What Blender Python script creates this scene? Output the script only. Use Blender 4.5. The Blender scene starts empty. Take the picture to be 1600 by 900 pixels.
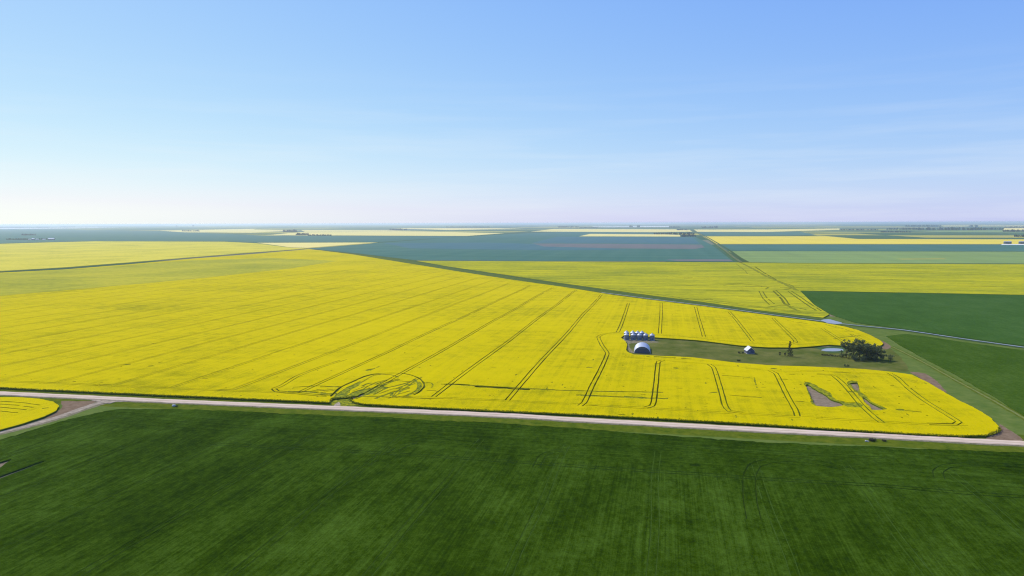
import bpy, math, random
import numpy as np
from mathutils import Matrix, Vector
from mathutils.geometry import delaunay_2d_cdt

random.seed(7)
rng = np.random.default_rng(7)
S = bpy.context.scene
COL = S.collection
R = math.radians

# ------------------------------------------------------------------ camera
H = 100.0                                   # drone height above the plain
FPX = 1600 * 24.0 / 36.0
CAMROT = Matrix.Rotation(R(90 - 5.44), 3, 'X') @ Matrix.Rotation(R(-0.168), 3, 'Z')
cam_d = bpy.data.cameras.new("camera")
cam_d.lens = 24.0
cam_d.sensor_width = 36.0
cam_d.clip_start = 1.0
cam_d.clip_end = 2.0e6
cam = bpy.data.objects.new("camera", cam_d)
cam.matrix_world = Matrix.Translation((0, 0, H)) @ CAMROT.to_4x4()
COL.objects.link(cam)
S.camera = cam

# ------------------------------------------------------------------ sky, sun, exposure
SUN_EL, SUN_AZ = R(45), R(-48)              # azimuth from the view direction (+Y), clockwise positive
SKY_STRENGTH, SUN_STRENGTH = 0.10, 4.3
w = bpy.data.worlds.new("World")
S.world = w
w.use_nodes = True
wt = w.node_tree
bg = wt.nodes['Background']
sky = wt.nodes.new('ShaderNodeTexSky')
sky.sky_type = 'NISHITA'
sky.sun_disc = False
sky.sun_elevation = SUN_EL
sky.sun_rotation = SUN_AZ
sky.altitude = 600
sky.air_density = 1.2
sky.dust_density = 0.45
sky.ozone_density = 1.0
sep = wt.nodes.new('ShaderNodeSeparateColor')   # the camera's soft tone curve, applied evenly to the whole sky
com = wt.nodes.new('ShaderNodeCombineColor')
wt.links.new(sky.outputs[0], sep.inputs[0])
for ch, (gam, gain) in enumerate(((.885, .825), (.705, .908), (.113, 1.0))):
    m0 = wt.nodes.new('ShaderNodeMath'); m0.operation = 'MULTIPLY'; m0.inputs[1].default_value = .1
    m1 = wt.nodes.new('ShaderNodeMath'); m1.operation = 'POWER'; m1.inputs[1].default_value = gam
    m2 = wt.nodes.new('ShaderNodeMath'); m2.operation = 'MULTIPLY'; m2.inputs[1].default_value = gain * 10
    wt.links.new(sep.outputs[ch], m0.inputs[0])
    wt.links.new(m0.outputs[0], m1.inputs[0])
    wt.links.new(m1.outputs[0], m2.inputs[0])
    last = m2.outputs[0]
    if ch == 0: red = last
    if ch == 1:                              # neutral, not pink, where the sky pales to white
        m3 = wt.nodes.new('ShaderNodeMath'); m3.operation = 'MULTIPLY'; m3.inputs[1].default_value = 1.035
        m4 = wt.nodes.new('ShaderNodeMath'); m4.operation = 'MAXIMUM'
        wt.links.new(red, m3.inputs[0]); wt.links.new(m3.outputs[0], m4.inputs[0]); wt.links.new(last, m4.inputs[1])
        last = m4.outputs[0]
    wt.links.new(last, com.inputs[ch])
# faint streaks of high cloud low in the sky, all round the horizon
tc = wt.nodes.new('ShaderNodeTexCoord')
mp = wt.nodes.new('ShaderNodeMapping')
mp.inputs['Scale'].default_value = (2.2, 2.2, 34)
mp.inputs['Rotation'].default_value = (R(1.5), R(2), 0)
cn = wt.nodes.new('ShaderNodeTexNoise')
cn.inputs['Scale'].default_value = 1.6
cn.inputs['Detail'].default_value = 6
cn.inputs['Roughness'].default_value = .55
cr = wt.nodes.new('ShaderNodeMapRange')
for i_, v_ in enumerate((.46, .78, 0, .30)): cr.inputs[i_ + 1].default_value = v_
sz = wt.nodes.new('ShaderNodeSeparateXYZ')
el = wt.nodes.new('ShaderNodeMapRange')
for i_, v_ in enumerate((.05, .22, 1, 0)): el.inputs[i_ + 1].default_value = v_
mm = wt.nodes.new('ShaderNodeMath'); mm.operation = 'MULTIPLY'
cm = wt.nodes.new('ShaderNodeMixRGB')
cm.inputs[2].default_value = (8.6, 9.1, 9.6, 1)
wt.links.new(tc.outputs['Generated'], mp.inputs['Vector'])
wt.links.new(mp.outputs[0], cn.inputs['Vector'])
wt.links.new(cn.outputs['Fac'], cr.inputs[0])
wt.links.new(tc.outputs['Generated'], sz.inputs[0])
wt.links.new(sz.outputs['Z'], el.inputs[0])
wt.links.new(cr.outputs[0], mm.inputs[0]); wt.links.new(el.outputs[0], mm.inputs[1])
wt.links.new(mm.outputs[0], cm.inputs[0])
wt.links.new(com.outputs[0], cm.inputs[1])
wt.links.new(cm.outputs[0], bg.inputs[0])
bg.inputs[1].default_value = SKY_STRENGTH
sun_d = bpy.data.lights.new("sun", 'SUN')
sun_d.energy = SUN_STRENGTH
sun_d.angle = R(0.53)
sun_d.color = (1.0, 0.955, 0.88)
sun = bpy.data.objects.new("sun", sun_d)
sdir = Vector((math.sin(SUN_AZ) * math.cos(SUN_EL), math.cos(SUN_AZ) * math.cos(SUN_EL), math.sin(SUN_EL)))
sun.rotation_euler = sdir.to_track_quat('Z', 'Y').to_euler()
sun.location = (0, 0, 300)
COL.objects.link(sun)
S.view_settings.view_transform = 'Standard'
S.view_settings.look = 'None'
S.view_settings.exposure = 0.0
S.view_settings.gamma = 1.0
S.cycles.volume_bounces = 1
S.cycles.max_bounces = 6
S.cycles.use_denoising = True
S.cycles.denoising_prefilter = 'NONE'        # keeps the fine crop texture
S.cycles.filter_width = 1.15
S.cycles.use_adaptive_sampling = False

# ------------------------------------------------------------------ survey helpers
# The photo was read off as picture points; G() turns one into a point of the level plain.
def G(px, py, z=0.0):
    d = CAMROT @ Vector(((px - 800) / FPX, (450 - py) / FPX, -1.0))
    t = (z - H) / d.z
    return (d.x * t, d.y * t)
def GG(pts, z=0.0):
    return [G(x, y, z) for x, y in pts]
AZ = R(12.7)                                # the survey grid: crop rows run along AZ
def to_uv(p):                               # (u along the rows, v across them)
    return (p[0] * math.sin(AZ) + p[1] * math.cos(AZ), p[0] * math.cos(AZ) - p[1] * math.sin(AZ))
def from_uv(u, v):
    return (u * math.sin(AZ) + v * math.cos(AZ), u * math.cos(AZ) - v * math.sin(AZ))

def spline(pts, step, closed=False):
    """Catmull-Rom through pts, sampled about every `step` metres."""
    P = [Vector(p) for p in pts]
    n = len(P)
    out = []
    segs = n if closed else n - 1
    for i in range(segs):
        if closed:
            a, b, c, d = P[i - 1], P[i], P[(i + 1) % n], P[(i + 2) % n]
        else:
            a, b, c, d = P[max(i - 1, 0)], P[i], P[i + 1], P[min(i + 2, n - 1)]
        m = max(1, int((c - b).length / step))
        # centripetal-like tangents keep unevenly spaced points from looping
        lb = (c - b).length
        t1 = (c - a).normalized() * lb * 0.5 if (c - a).length > 0 else (c - b) * .5
        t2 = (d - b).normalized() * lb * 0.5 if (d - b).length > 0 else (c - b) * .5
        for k in range(m):
            t = k / m
            h = (2*t**3 - 3*t**2 + 1) * b + (t**3 - 2*t*t + t) * t1 + (-2*t**3 + 3*t*t) * c + (t**3 - t*t) * t2
            out.append((h.x, h.y))
    if not closed:
        out.append((P[-1].x, P[-1].y))
    return out
def densify(pts, step, closed=True):
    out = []
    n = len(pts)
    for i in range(n if closed else n - 1):
        a, b = Vector(pts[i]), Vector(pts[(i + 1) % n])
        m = max(1, int((b - a).length / step))
        for k in range(m):
            q = a.lerp(b, k / m)
            out.append((q.x, q.y))
    if not closed:
        out.append(tuple(pts[-1]))
    return out
def jitter(pts, amp):
    """Uneven plant edge: slow and fast wander."""
    out = []
    s1 = s2 = 0.0
    for x, y in pts:
        s1 = .85 * s1 + random.gauss(0, amp * .4)
        s2 = .85 * s2 + random.gauss(0, amp * .4)
        out.append((x + s1 + random.uniform(-amp, amp) * .4, y + s2 + random.uniform(-amp, amp) * .4))
    return out
def area(p):
    return .5 * sum(p[i - 1][0] * p[i][1] - p[i][0] * p[i - 1][1] for i in range(len(p)))
def ccw(p):
    return list(p) if area(p) > 0 else list(p)[::-1]

def tag(o, label=None, cat=None, group=None, kind=None):
    if label: o['label'] = label
    if cat: o['category'] = cat
    if group: o['group'] = group
    if kind: o['kind'] = kind
    return o
def mesh_obj(name, verts, faces, mats, parent=None, mi=None, smooth=False):
    me = bpy.data.meshes.new(name)
    me.from_pydata([tuple(v) for v in verts], [], [tuple(f) for f in faces])
    for m in (mats if isinstance(mats, (list, tuple)) else [mats]):
        me.materials.append(m)
    if mi is not None:
        me.polygons.foreach_set('material_index', mi)
    if smooth:
        me.polygons.foreach_set('use_smooth', [True] * len(me.polygons))
    me.update()
    o = bpy.data.objects.new(name, me)
    COL.objects.link(o)
    if parent: o.parent = parent
    return o
def empty(name, loc, rz=0.0):
    o = bpy.data.objects.new(name, None)
    o.location = loc
    o.rotation_euler = (0, 0, rz)
    COL.objects.link(o)
    return o

# ------------------------------------------------------------------ materials
class NT:
    def __init__(s, name):
        s.m = bpy.data.materials.new(name)
        s.m.use_nodes = True
        s.t = s.m.node_tree
        s.b = s.t.nodes['Principled BSDF']
        s.b.inputs['Roughness'].default_value = 1.0
        s.b.inputs['Specular IOR Level'].default_value = 0.0
        s._pos = None
    def n(s, typ, **kw):
        nd = s.t.nodes.new('ShaderNode' + typ)
        for k, v in kw.items(): setattr(nd, k, v)
        return nd
    def l(s, a, b): s.t.links.new(a, b)
    def grid(s):                      # world position turned so that rows run along Y
        if s._pos is None:
            g = s.n('NewGeometry')
            r = s.n('VectorRotate', rotation_type='Z_AXIS')
            r.inputs['Angle'].default_value = AZ
            s.l(g.outputs['Position'], r.inputs['Vector'])
            s._pos = r.outputs[0]
        return s._pos
    def noise(s, scale, detail=3, rough=.6, stretch=(1, 1, 1), dist=0.0, rot=0.0):
        mp = s.n('Mapping')
        mp.inputs['Scale'].default_value = stretch
        mp.inputs['Rotation'].default_value = (0, 0, rot)
        s.l(s.grid(), mp.inputs['Vector'])
        nz = s.n('TexNoise')
        nz.inputs['Scale'].default_value = scale
        nz.inputs['Detail'].default_value = detail
        nz.inputs['Roughness'].default_value = rough
        nz.inputs['Distortion'].default_value = dist
        s.l(mp.outputs[0], nz.inputs['Vector'])
        return nz.outputs['Fac']
    def math(s, op, a, b=None, c=None, clamp=False):
        nd = s.n('Math', operation=op)
        nd.use_clamp = clamp
        for i, x in enumerate((a, b, c)):
            if x is None: continue
            if hasattr(x, 'is_linked'): s.l(x, nd.inputs[i])
            else: nd.inputs[i].default_value = x
        return nd.outputs[0]
    def rng(s, v, a, b, c=0., d=1.):
        nd = s.n('MapRange')
        s.l(v, nd.inputs[0])
        for i, x in enumerate((a, b, c, d)): nd.inputs[i + 1].default_value = x
        return nd.outputs[0]
    def ramp(s, fac, stops, interp='LINEAR'):
        r = s.n('ValToRGB')
        r.color_ramp.interpolation = interp
        e = r.color_ramp.elements
        while len(e) < len(stops): e.new(.5)
        for el, (p, c) in zip(e, stops):
            el.position = p
            el.color = (*c, 1)
        s.l(fac, r.inputs[0])
        return r.outputs[0]
    def mix(s, fac, a, b, typ='MIX'):
        nd = s.n('MixRGB', blend_type=typ)
        for sock, x in zip(nd.inputs, (fac, a, b)):
            if hasattr(x, 'is_linked'): s.l(x, sock)
            elif isinstance(x, tuple): sock.default_value = (*x, 1)
            else: sock.default_value = x
        return nd.outputs[0]
    def bump(s, h, dist, strength=1.0):
        b = s.n('Bump')
        b.inputs['Distance'].default_value = dist
        b.inputs['Strength'].default_value = strength
        s.l(h, b.inputs['Height'])
        s.l(b.outputs[0], s.b.inputs['Normal'])
    def col(s, c):
        if hasattr(c, 'is_linked'): s.l(c, s.b.inputs['Base Color'])
        else: s.b.inputs['Base Color'].default_value = (*c, 1)
        return s

YEL = (0.635, 0.50, 0.0002)
def canola_mat(name, yellow=YEL, green=(0.10, 0.14, 0.003), bloom=0.57, bumpd=.35, streak=.27, across=False):
    m = NT(name)
    fine = m.noise(1.1, 5, .72)
    mid = m.noise(.09, 4, .6)
    rows = m.noise(.34, 3, .6, (.012, .5, 1) if across else (1, .012, 1))
    cross = m.noise(.05, 3, .6, (.05, 1, 1))
    patch = m.noise(.006, 3, .55)
    f = m.math('MULTIPLY_ADD', fine, .55, bloom - .275)
    f = m.math('ADD', f, m.rng(mid, .3, .7, -.09, .09))
    f = m.math('ADD', f, m.rng(rows, .3, .7, -.12 * streak / .45, .10 * streak / .45))
    f = m.math('ADD', f, m.rng(cross, .3, .7, -.05, .05))
    f = m.math('ADD', f, m.rng(patch, .3, .7, -.12, .10))
    c = m.ramp(f, [(.10, green), (.34, tuple(.6 * a + .4 * b for a, b in zip(green, yellow))), (.55, tuple(.86 * y for y in yellow)), (.85, yellow)])
    m.col(c)
    m.bump(m.math('ADD', fine, m.math('MULTIPLY', rows, .5)), bumpd)
    return m.m
def crop_mat(name, dark, mid_c, light, streaks=1.0, bumpd=.35, rot=0.0, headland=None):
    m = NT(name)
    fine = m.noise(1.1, 5, .78)
    mid = m.noise(.045, 5, .66, (1, .4, 1), dist=.6)
    rows = m.noise(.50, 4, .7, (1, .012, 1), rot=rot)
    wide = m.noise(.085, 4, .65, (1, .14, 1), rot=rot, dist=.4)
    big = m.noise(.0065, 4, .6)
    f = m.math('MULTIPLY_ADD', m.math('ADD', m.math('MULTIPLY', fine, .55), m.math('MULTIPLY', m.noise(2.6, 3, .75), .45)), 1.25, -.125)
    thin = m.noise(1.3, 2, .7, (1, .012, 1), rot=rot)
    if headland:                      # the end strip along the road is seeded crosswise
        sp = m.n('SeparateXYZ')
        m.l(m.grid(), sp.inputs[0])
        hm = m.rng(m.math('ADD', sp.outputs['Y'], m.rng(m.noise(.2, 2), .3, .7, -1.5, 1.5)), headland - 2, headland + 2)
        crows = m.noise(.45, 4, .7, (.014, 1, 1))
        cthin = m.noise(1.3, 2, .7, (.012, 1, 1))
        def mixf(a, b): return m.math('ADD', m.math('MULTIPLY', a, m.math('SUBTRACT', 1.0, hm)), m.math('MULTIPLY', b, hm))
        rows, thin, wide = mixf(rows, crows), mixf(thin, cthin), mixf(wide, m.math('SUBTRACT', m.noise(.08, 3, .6, (.08, 1, 1)), .09))
    blotch = m.noise(.018, 5, .7, (1, .6, 1), dist=1.2)
    f = m.math('ADD', f, m.rng(m.noise(.42, 3, .7, (1, .7, 1)), .3, .7, -.17, .17))
    f = m.math('ADD', f, m.rng(rows, .3, .7, -.10 * streaks, .10 * streaks))
    f = m.math('ADD', f, m.rng(thin, .3, .7, -.13 * streaks, .13 * streaks))
    f = m.math('ADD', f, m.rng(wide, .3, .7, -.08 * streaks, .08 * streaks))
    f = m.math('ADD', f, m.rng(mid, .3, .7, -.12, .12))
    f = m.math('ADD', f, m.rng(blotch, .35, .65, -.13, .13))
    f = m.math('ADD', f, m.rng(big, .3, .7, -.16, .16))
    m.col(m.ramp(f, [(.10, dark), (.48, mid_c), (.88, light)]))
    m.bump(m.math('ADD', fine, m.math('MULTIPLY', rows, .6)), bumpd)
    return m.m
def plain_mat(name, c1, c2, scale=.5, detail=5, bumpd=.05, stretch=(1, 1, 1), rough=1.0, lo=.3, hi=.7):
    m = NT(name)
    f = m.noise(scale, detail, .68, stretch)
    m.col(m.ramp(f, [(lo, c1), (hi, c2)]))
    if bumpd: m.bump(f, bumpd)
    m.b.inputs['Roughness'].default_value = rough
    return m.m
def far_mat(name, c1, c2, along=True):
    """A far field: faint strips along and across its rows."""
    m = NT(name)
    a = m.noise(.02, 3, .6, (1, .03, 1))
    b = m.noise(.012, 4, .6, (.06, 1, 1))
    f = m.math('ADD', m.math('MULTIPLY', a, .4), m.math('MULTIPLY', b, .6))
    m.col(m.ramp(f, [(.35, c1), (.65, c2)]))
    return m.m

M_CAN = canola_mat("canola_bloom")
M_CAN_THIN = canola_mat("canola_thin_bloom", yellow=(.58, .50, .012), green=(.14, .19, .015), bloom=.42, streak=.8, across=True)
M_CAN_PALE = canola_mat("canola_pale_bloom", yellow=(.72, .60, .06), bloom=.56)
def side_mat():
    m = NT("canola_stems")
    g = m.n('NewGeometry')
    sp = m.n('SeparateXYZ')
    m.l(g.outputs['Position'], sp.inputs[0])
    f = m.math('ADD', m.rng(sp.outputs['Z'], .0, 1.25, 0, .8), m.math('MULTIPLY', m.noise(2.2, 3, .7), .4))
    m.col(m.ramp(f, [(.2, (.035, .07, .008)), (.6, (.08, .13, .010)), (.9, (.34, .31, .008))]))
    return m.m
M_STEM = side_mat()
M_WHEAT = crop_mat("wheat_green", (.010, .025, .0002), (.029, .060, .001), (.066, .120, .010), headland=277)
M_WHEAT_SIDE = plain_mat("wheat_stems", (.02, .05, .008), (.05, .10, .02), 1.5)
M_FIELD_G = crop_mat("field_green", (.028, .064, .003), (.042, .088, .005), (.070, .12, .014), .6, rot=.15)
M_FIELD_G2 = crop_mat("field_green_cool", (.030, .078, .008), (.043, .100, .013), (.066, .128, .026), .5, rot=.25)
M_TRACK = plain_mat("crushed_track", (.07, .085, .008), (.20, .19, .012), .8)
M_WTRACK = plain_mat("wheat_track", (.032, .064, .004), (.070, .120, .02), .3)
M_WPASS = plain_mat("wheat_pass", (.016, .034, .003), (.035, .06, .006), .5)
M_CRUSH = plain_mat("crushed_crop", (.06, .10, .015), (.40, .36, .012), .6, lo=.38, hi=.66)
M_SOIL = plain_mat("bare_soil", (.15, .11, .065), (.30, .23, .145), .35, 6)
M_DIRT = plain_mat("brown_dirt", (.14, .09, .048), (.26, .18, .11), .3, 6)
M_GRAVEL = plain_mat("gravel", (.47, .345, .225), (.66, .50, .345), .25, 6, .02, (.5, 1, 1))
M_PATH = plain_mat("packed_gravel", (.58, .45, .32), (.74, .58, .42), .4, 6, .01, (.5, 1, 1))
M_SHOULDER = plain_mat("road_shoulder", (.12, .12, .05), (.28, .23, .15), .5, 6)
M_TRAIL = plain_mat("dirt_trail", (.21, .165, .105), (.46, .37, .26), .4, 6)
M_GRASS = plain_mat("prairie_grass", (.075, .125, .018), (.145, .18, .040), .12, 7, .1)
M_GRASS_OLIVE = plain_mat("verge_grass", (.045, .085, .004), (.135, .15, .012), .22, 7, .1)
M_GRASS_DARK = plain_mat("damp_grass", (.035, .075, .02), (.085, .13, .045), .15, 7, .2)
M_BANK = plain_mat("bank_grass", (.055, .095, .015), (.13, .16, .035), .15, 7, .2)
M_YARD = plain_mat("yard_grass", (.050, .080, .007), (.175, .165, .045), .055, 7, .1)

def water_mat():
    m = NT("water")
    m.col((.28, .30, .31))
    m.b.inputs['Roughness'].default_value = .35
    m.b.inputs['Specular IOR Level'].default_value = .12
    m.bump(m.noise(1.2, 3, .6), .03)
    return m.m
M_WATER = water_mat()
def metal_mat(name, c1, c2, rough=.45, metallic=.75):
    m = NT(name)
    f = m.noise(.8, 4, .7)
    m.col(m.ramp(f, [(.3, c1), (.7, c2)]))
    m.b.inputs['Roughness'].default_value = rough
    m.b.inputs['Metallic'].default_value = metallic
    m.b.inputs['Specular IOR Level'].default_value = .5
    return m.m
M_STEEL = metal_mat("galvanised_shade_steel", (.12, .145, .18), (.20, .23, .27), .55, .1)  # set darker than the roof steel, with backlit shade put into the colour
M_ROOF = metal_mat("galvanised_roof", (.42, .44, .47), (.58, .60, .62), .5, .4)
M_DOOR = metal_mat("painted_door", (.055, .07, .10), (.085, .10, .13), .7, .0)
M_BOARD = plain_mat("weathered_shaded_boards", (.08, .09, .13), (.14, .15, .20), 1.2, 5, .01, (6, 1, .3))  # weathered boards, darkened further with the gable's shade put into the colour
M_ROOFING = plain_mat("pale_shingles", (.55, .55, .54), (.72, .72, .70), 1.5, 4, .02)
M_CONC = plain_mat("concrete", (.40, .39, .37), (.55, .54, .52), .8)
M_BARK = plain_mat("bark", (.06, .05, .04), (.14, .12, .10), 2.0, 4, .05, (1, 1, .3))
M_STONE = plain_mat("field_stone", (.40, .39, .34), (.62, .60, .52), 1.5)
M_WHITE = plain_mat("white_paint", (.74, .74, .74), (.82, .82, .82), .3)
def leaf_mat(name, dark, light, trans=.45):
    m = NT(name)
    oi = m.n('NewGeometry')
    f = m.math('ADD', m.math('MULTIPLY', oi.outputs['Random Per Island'], .7), m.math('MULTIPLY', m.noise(.5, 3, .6), .4))
    c = m.ramp(f, [(.1, dark), (.9, light)])
    m.col(c)
    tr = m.n('BsdfTranslucent')
    m.l(c, tr.inputs['Color'])
    mx = m.n('MixShader')
    mx.inputs[0].default_value = trans
    m.l(m.b.outputs[0], mx.inputs[1])
    m.l(tr.outputs[0], mx.inputs[2])
    m.l(mx.outputs[0], m.t.nodes['Material Output'].inputs['Surface'])
    return m.m
M_LEAF = leaf_mat("broad_leaves", (.050, .075, .026), (.21, .24, .10))
M_LEAF2 = leaf_mat("willow_leaves", (.035, .060, .025), (.11, .145, .075))
M_NEEDLE = leaf_mat("spruce_needles", (.020, .032, .018), (.060, .075, .045))
M_TWIG = leaf_mat("dry_twigs", (.05, .055, .035), (.11, .11, .07))
M_FARTREE = leaf_mat("far_leaves", (.012, .030, .020), (.030, .055, .032), .1)

# ------------------------------------------------------------------ haze and ground
def box_verts(x0, x1, y0, y1, z0, z1):
    v = [(x, y, z) for z in (z0, z1) for y in (y0, y1) for x in (x0, x1)]
    f = [(0, 2, 3, 1), (4, 5, 7, 6), (0, 1, 5, 4), (2, 6, 7, 3), (0, 4, 6, 2), (1, 3, 7, 5)]
    return v, f
FAR = 260000.0
def ground():
    m = NT("farmland")
    sn = m.n('Vectorial') if False else None
    mp = m.n('Mapping')
    mp.inputs['Scale'].default_value = (1 / 1609., 1 / 805., 1)
    m.l(m.grid(), mp.inputs['Vector'])
    fl = m.n('VectorMath', operation='FLOOR')
    m.l(mp.outputs[0], fl.inputs[0])
    wn = m.n('TexWhiteNoise', noise_dimensions='2D')
    m.l(fl.outputs[0], wn.inputs['Vector'])
    c = m.ramp(wn.outputs['Value'], [(0, (.035, .10, .045)), (.22, (.06, .12, .05)), (.40, (.04, .11, .06)), (.56, (.58, .47, .07)),
                                     (.74, (.10, .16, .06)), (.86, (.24, .21, .15)), (.93, (.045, .09, .05))], 'CONSTANT')
    a = m.noise(.004, 4, .6)
    m.col(m.mix(.35, c, m.ramp(a, [(.3, (.05, .10, .04)), (.7, (.13, .19, .06))])))
    n = 96
    v = [(0, 0, 0)] + [(FAR * math.cos(2*math.pi*i/n), FAR * math.sin(2*math.pi*i/n), 0) for i in range(n)]
    f = [(0, 1 + i, 1 + (i + 1) % n) for i in range(n)]
    o = mesh_obj("ground", v, f, m.m)
    tag(o, kind='structure')
ground()
HAZE_DENSITY = 4.6e-5
def haze():
    m = bpy.data.materials.new("haze")
    m.use_nodes = True
    t = m.node_tree
    t.nodes.clear()
    out = t.nodes.new('ShaderNodeOutputMaterial')
    pv = t.nodes.new('ShaderNodeVolumePrincipled')
    pv.inputs['Color'].default_value = (.80, .91, 1.0, 1)
    pv.inputs['Density'].default_value = HAZE_DENSITY
    pv.inputs['Anisotropy'].default_value = 0.45
    t.links.new(pv.outputs[0], out.inputs['Volume'])
    B = FAR * 1.05
    v, f = box_verts(-B, B, -B, B, -1.5, H + 3)
    o = mesh_obj("haze", v, f, m)
    tag(o, kind='stuff')
haze()

# ------------------------------------------------------------------ layered field builder
def cut_field(name, outline, holes, cuts, z_top, m_top, m_side, levels, label):
    """One standing crop with real wheel tracks and bare patches cut down into it.
    cuts: list of (class name, polygon); levels: class -> (z, material, object name), first in the dict wins."""
    V, F, cls = [], [], []
    def add(poly, c):
        p = ccw(poly)
        i0 = len(V)
        V.extend(Vector(q) for q in p)
        F.append(list(range(i0, i0 + len(p))))
        cls.append(c)
    add(outline, 'top')
    for h in holes: add(h, 'hole')
    for c, p in cuts: add(p, c)
    ov, oe, of, _, _, ofid = delaunay_2d_cdt(V, [], F, 1, 1e-3, True)
    order = ['hole'] + list(levels)
    tc = []
    for ids in ofid:
        cs = {cls[i] for i in ids}
        if 'top' not in cs: tc.append(None)
        else:
            c = 'top'
            for k in order:
                if k in cs:
                    c = k
                    break
            tc.append(None if c == 'hole' else c)
    zl = {'top': z_top}
    zl.update({k: v[0] for k, v in levels.items()})
    edges = {}
    for i, f in enumerate(of):
        for a, b in zip(f, f[1:] + f[:1]):
            edges.setdefault((min(a, b), max(a, b)), []).append((i, a, b))
    verts, vid, faces, mi = [], {}, [], []
    def vv(i, z):
        k = (i, z)
        if k not in vid:
            vid[k] = len(verts)
            verts.append((ov[i].x, ov[i].y, z))
        return vid[k]
    floors = {k: ([], {}, []) for k in levels}
    for i, f in enumerate(of):
        c = tc[i]
        if c is None: continue
        if area([ov[a] for a in f]) < 0: f = f[::-1]
        if c == 'top':
            faces.append([vv(a, z_top) for a in f])
            mi.append(0)
        else:
            vl, vd, fl = floors[c]
            g = []
            for a in f:
                if a not in vd:
                    vd[a] = len(vl)
                    vl.append((ov[a].x, ov[a].y, zl[c]))
                g.append(vd[a])
            fl.append(g)
    for (a, b), us in edges.items():
        cc = [tc[i] for i, _, _ in us]
        zs = [zl[c] if c else 0.0 for c in cc]
        if len(us) == 1:
            us, zs = us + [(None, 0, 0)], zs + [0.0]
        hi, lo = max(zs), min(zs)
        if hi - lo > 1e-6:
            k = zs.index(hi)
            _, p, q = us[k]
            if us[k][0] is None: continue
            if area([ov[x] for x in of[us[k][0]]]) < 0: p, q = q, p
            faces.append([vv(q, hi), vv(p, hi), vv(p, lo), vv(q, lo)])
            mi.append(1)
    o = mesh_obj(name, verts, faces, [m_top, m_side], None, mi)
    tag(o, label, kind='stuff')
    for k, (z, mat, nm) in levels.items():
        vl, vd, fl = floors[k]
        if fl:
            tag(mesh_obj(nm, vl, fl, mat), kind='structure')
    return o

def strip_polys(pts, width, wj=.25, skip=0.0):
    """Quads along a polyline; ragged width."""
    out = []
    n = len(pts)
    P = [Vector(p) for p in pts]
    L, Rr = [], []
    for i in range(n):
        d = (P[min(i + 1, n - 1)] - P[max(i - 1, 0)]).normalized()
        nn = Vector((-d.y, d.x))
        w1 = width * .5 * (1 + random.uniform(-wj, wj))
        w2 = width * .5 * (1 + random.uniform(-wj, wj))
        L.append(P[i] + nn * w1)
        Rr.append(P[i] - nn * w2)
    run, run_r = [], []
    def flush():
        if len(run) > 1: out.append([tuple(q) for q in run] + [tuple(q) for q in run_r[::-1]])
    k = 0
    for i in range(n):
        run.append(L[i]); run_r.append(Rr[i])
        k += 1
        if k >= 7 or (skip and random.random() < skip):
            flush()
            gap = skip and random.random() < skip
            run[:] = [] if gap else [L[i]]
            run_r[:] = [] if gap else [Rr[i]]
            k = 0
    flush()
    return out
def pair(pts, gauge, width, wj=.25, skip=0.0):
    """The two wheel tracks of one pass."""
    P = [Vector(p) for p in pts]
    out = []
    n = len(P)
    for s in (-1, 1):
        q = []
        for i in range(n):
            d = (P[min(i + 1, n - 1)] - P[max(i - 1, 0)]).normalized()
            q.append(P[i] + Vector((-d.y, d.x)) * s * gauge / 2)
        out += strip_polys([tuple(x) for x in q], width, wj, skip)
    return out

def slab(name, outline, z, mat, side=None, step=0, amp=0, label=None, kind='structure', z0=0.0, holes=()):
    p = outline
    if step: p = densify(p, step)
    if amp: p = jitter(p, amp)
    return cut_slab(name, p, holes, z, mat, side or mat, label, kind)
def cut_slab(name, outline, holes, z, mat, side, label, kind):
    o = cut_field(name, outline, list(holes), [], z, mat, side, {}, None)
    tag(o, label, kind=kind)
    return o
def ribbon(name, pts, width, z, mat, drop=0.0, mats=None, wj=0.0):
    """A road or ditch as a raised ribbon with sloping sides."""
    P = [Vector(p) for p in pts]
    n = len(P)
    verts, faces, mi = [], [], []
    for i in range(n):
        d = (P[min(i + 1, n - 1)] - P[max(i - 1, 0)]).normalized()
        nn = Vector((-d.y, d.x))
        wl = width / 2 * (1 + random.uniform(-wj, wj))
        wr = width / 2 * (1 + random.uniform(-wj, wj))
        row = [P[i] + nn * wl, P[i] - nn * wr]
        verts += [(row[0].x, row[0].y, z), (P[i].x, P[i].y, z + (.04 if drop else 0)), (row[1].x, row[1].y, z)]
        if drop:
            e = drop * 3
            a, b = P[i] + nn * (wl + e), P[i] - nn * (wr + e)
            verts += [(a.x, a.y, z - drop), (b.x, b.y, z - drop)]
    k = 5 if drop else 3
    for i in range(n - 1):
        a, b = i * k, (i + 1) * k
        faces += [(a + 1, b + 1, b, a), (a + 2, b + 2, b + 1, a + 1)]
        mi += [0, 0]
        if drop:
            faces += [(a, b, b + 3, a + 3), (a + 4, b + 4, b + 2, a + 2)]
            mi += [1, 1]
    o = mesh_obj(name, verts, faces, mats or mat, None, mi if drop else None, True)
    tag(o, kind='structure')
    return o

# ------------------------------------------------------------------ near grassland, road, trails
u0 = to_uv(G(0, 660))[0]
slab("grassland", [from_uv(-400, -1500), from_uv(-400, 1500), from_uv(1300, 1500), from_uv(1300, -200), from_uv(800, -1500)], .05, M_GRASS)

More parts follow.
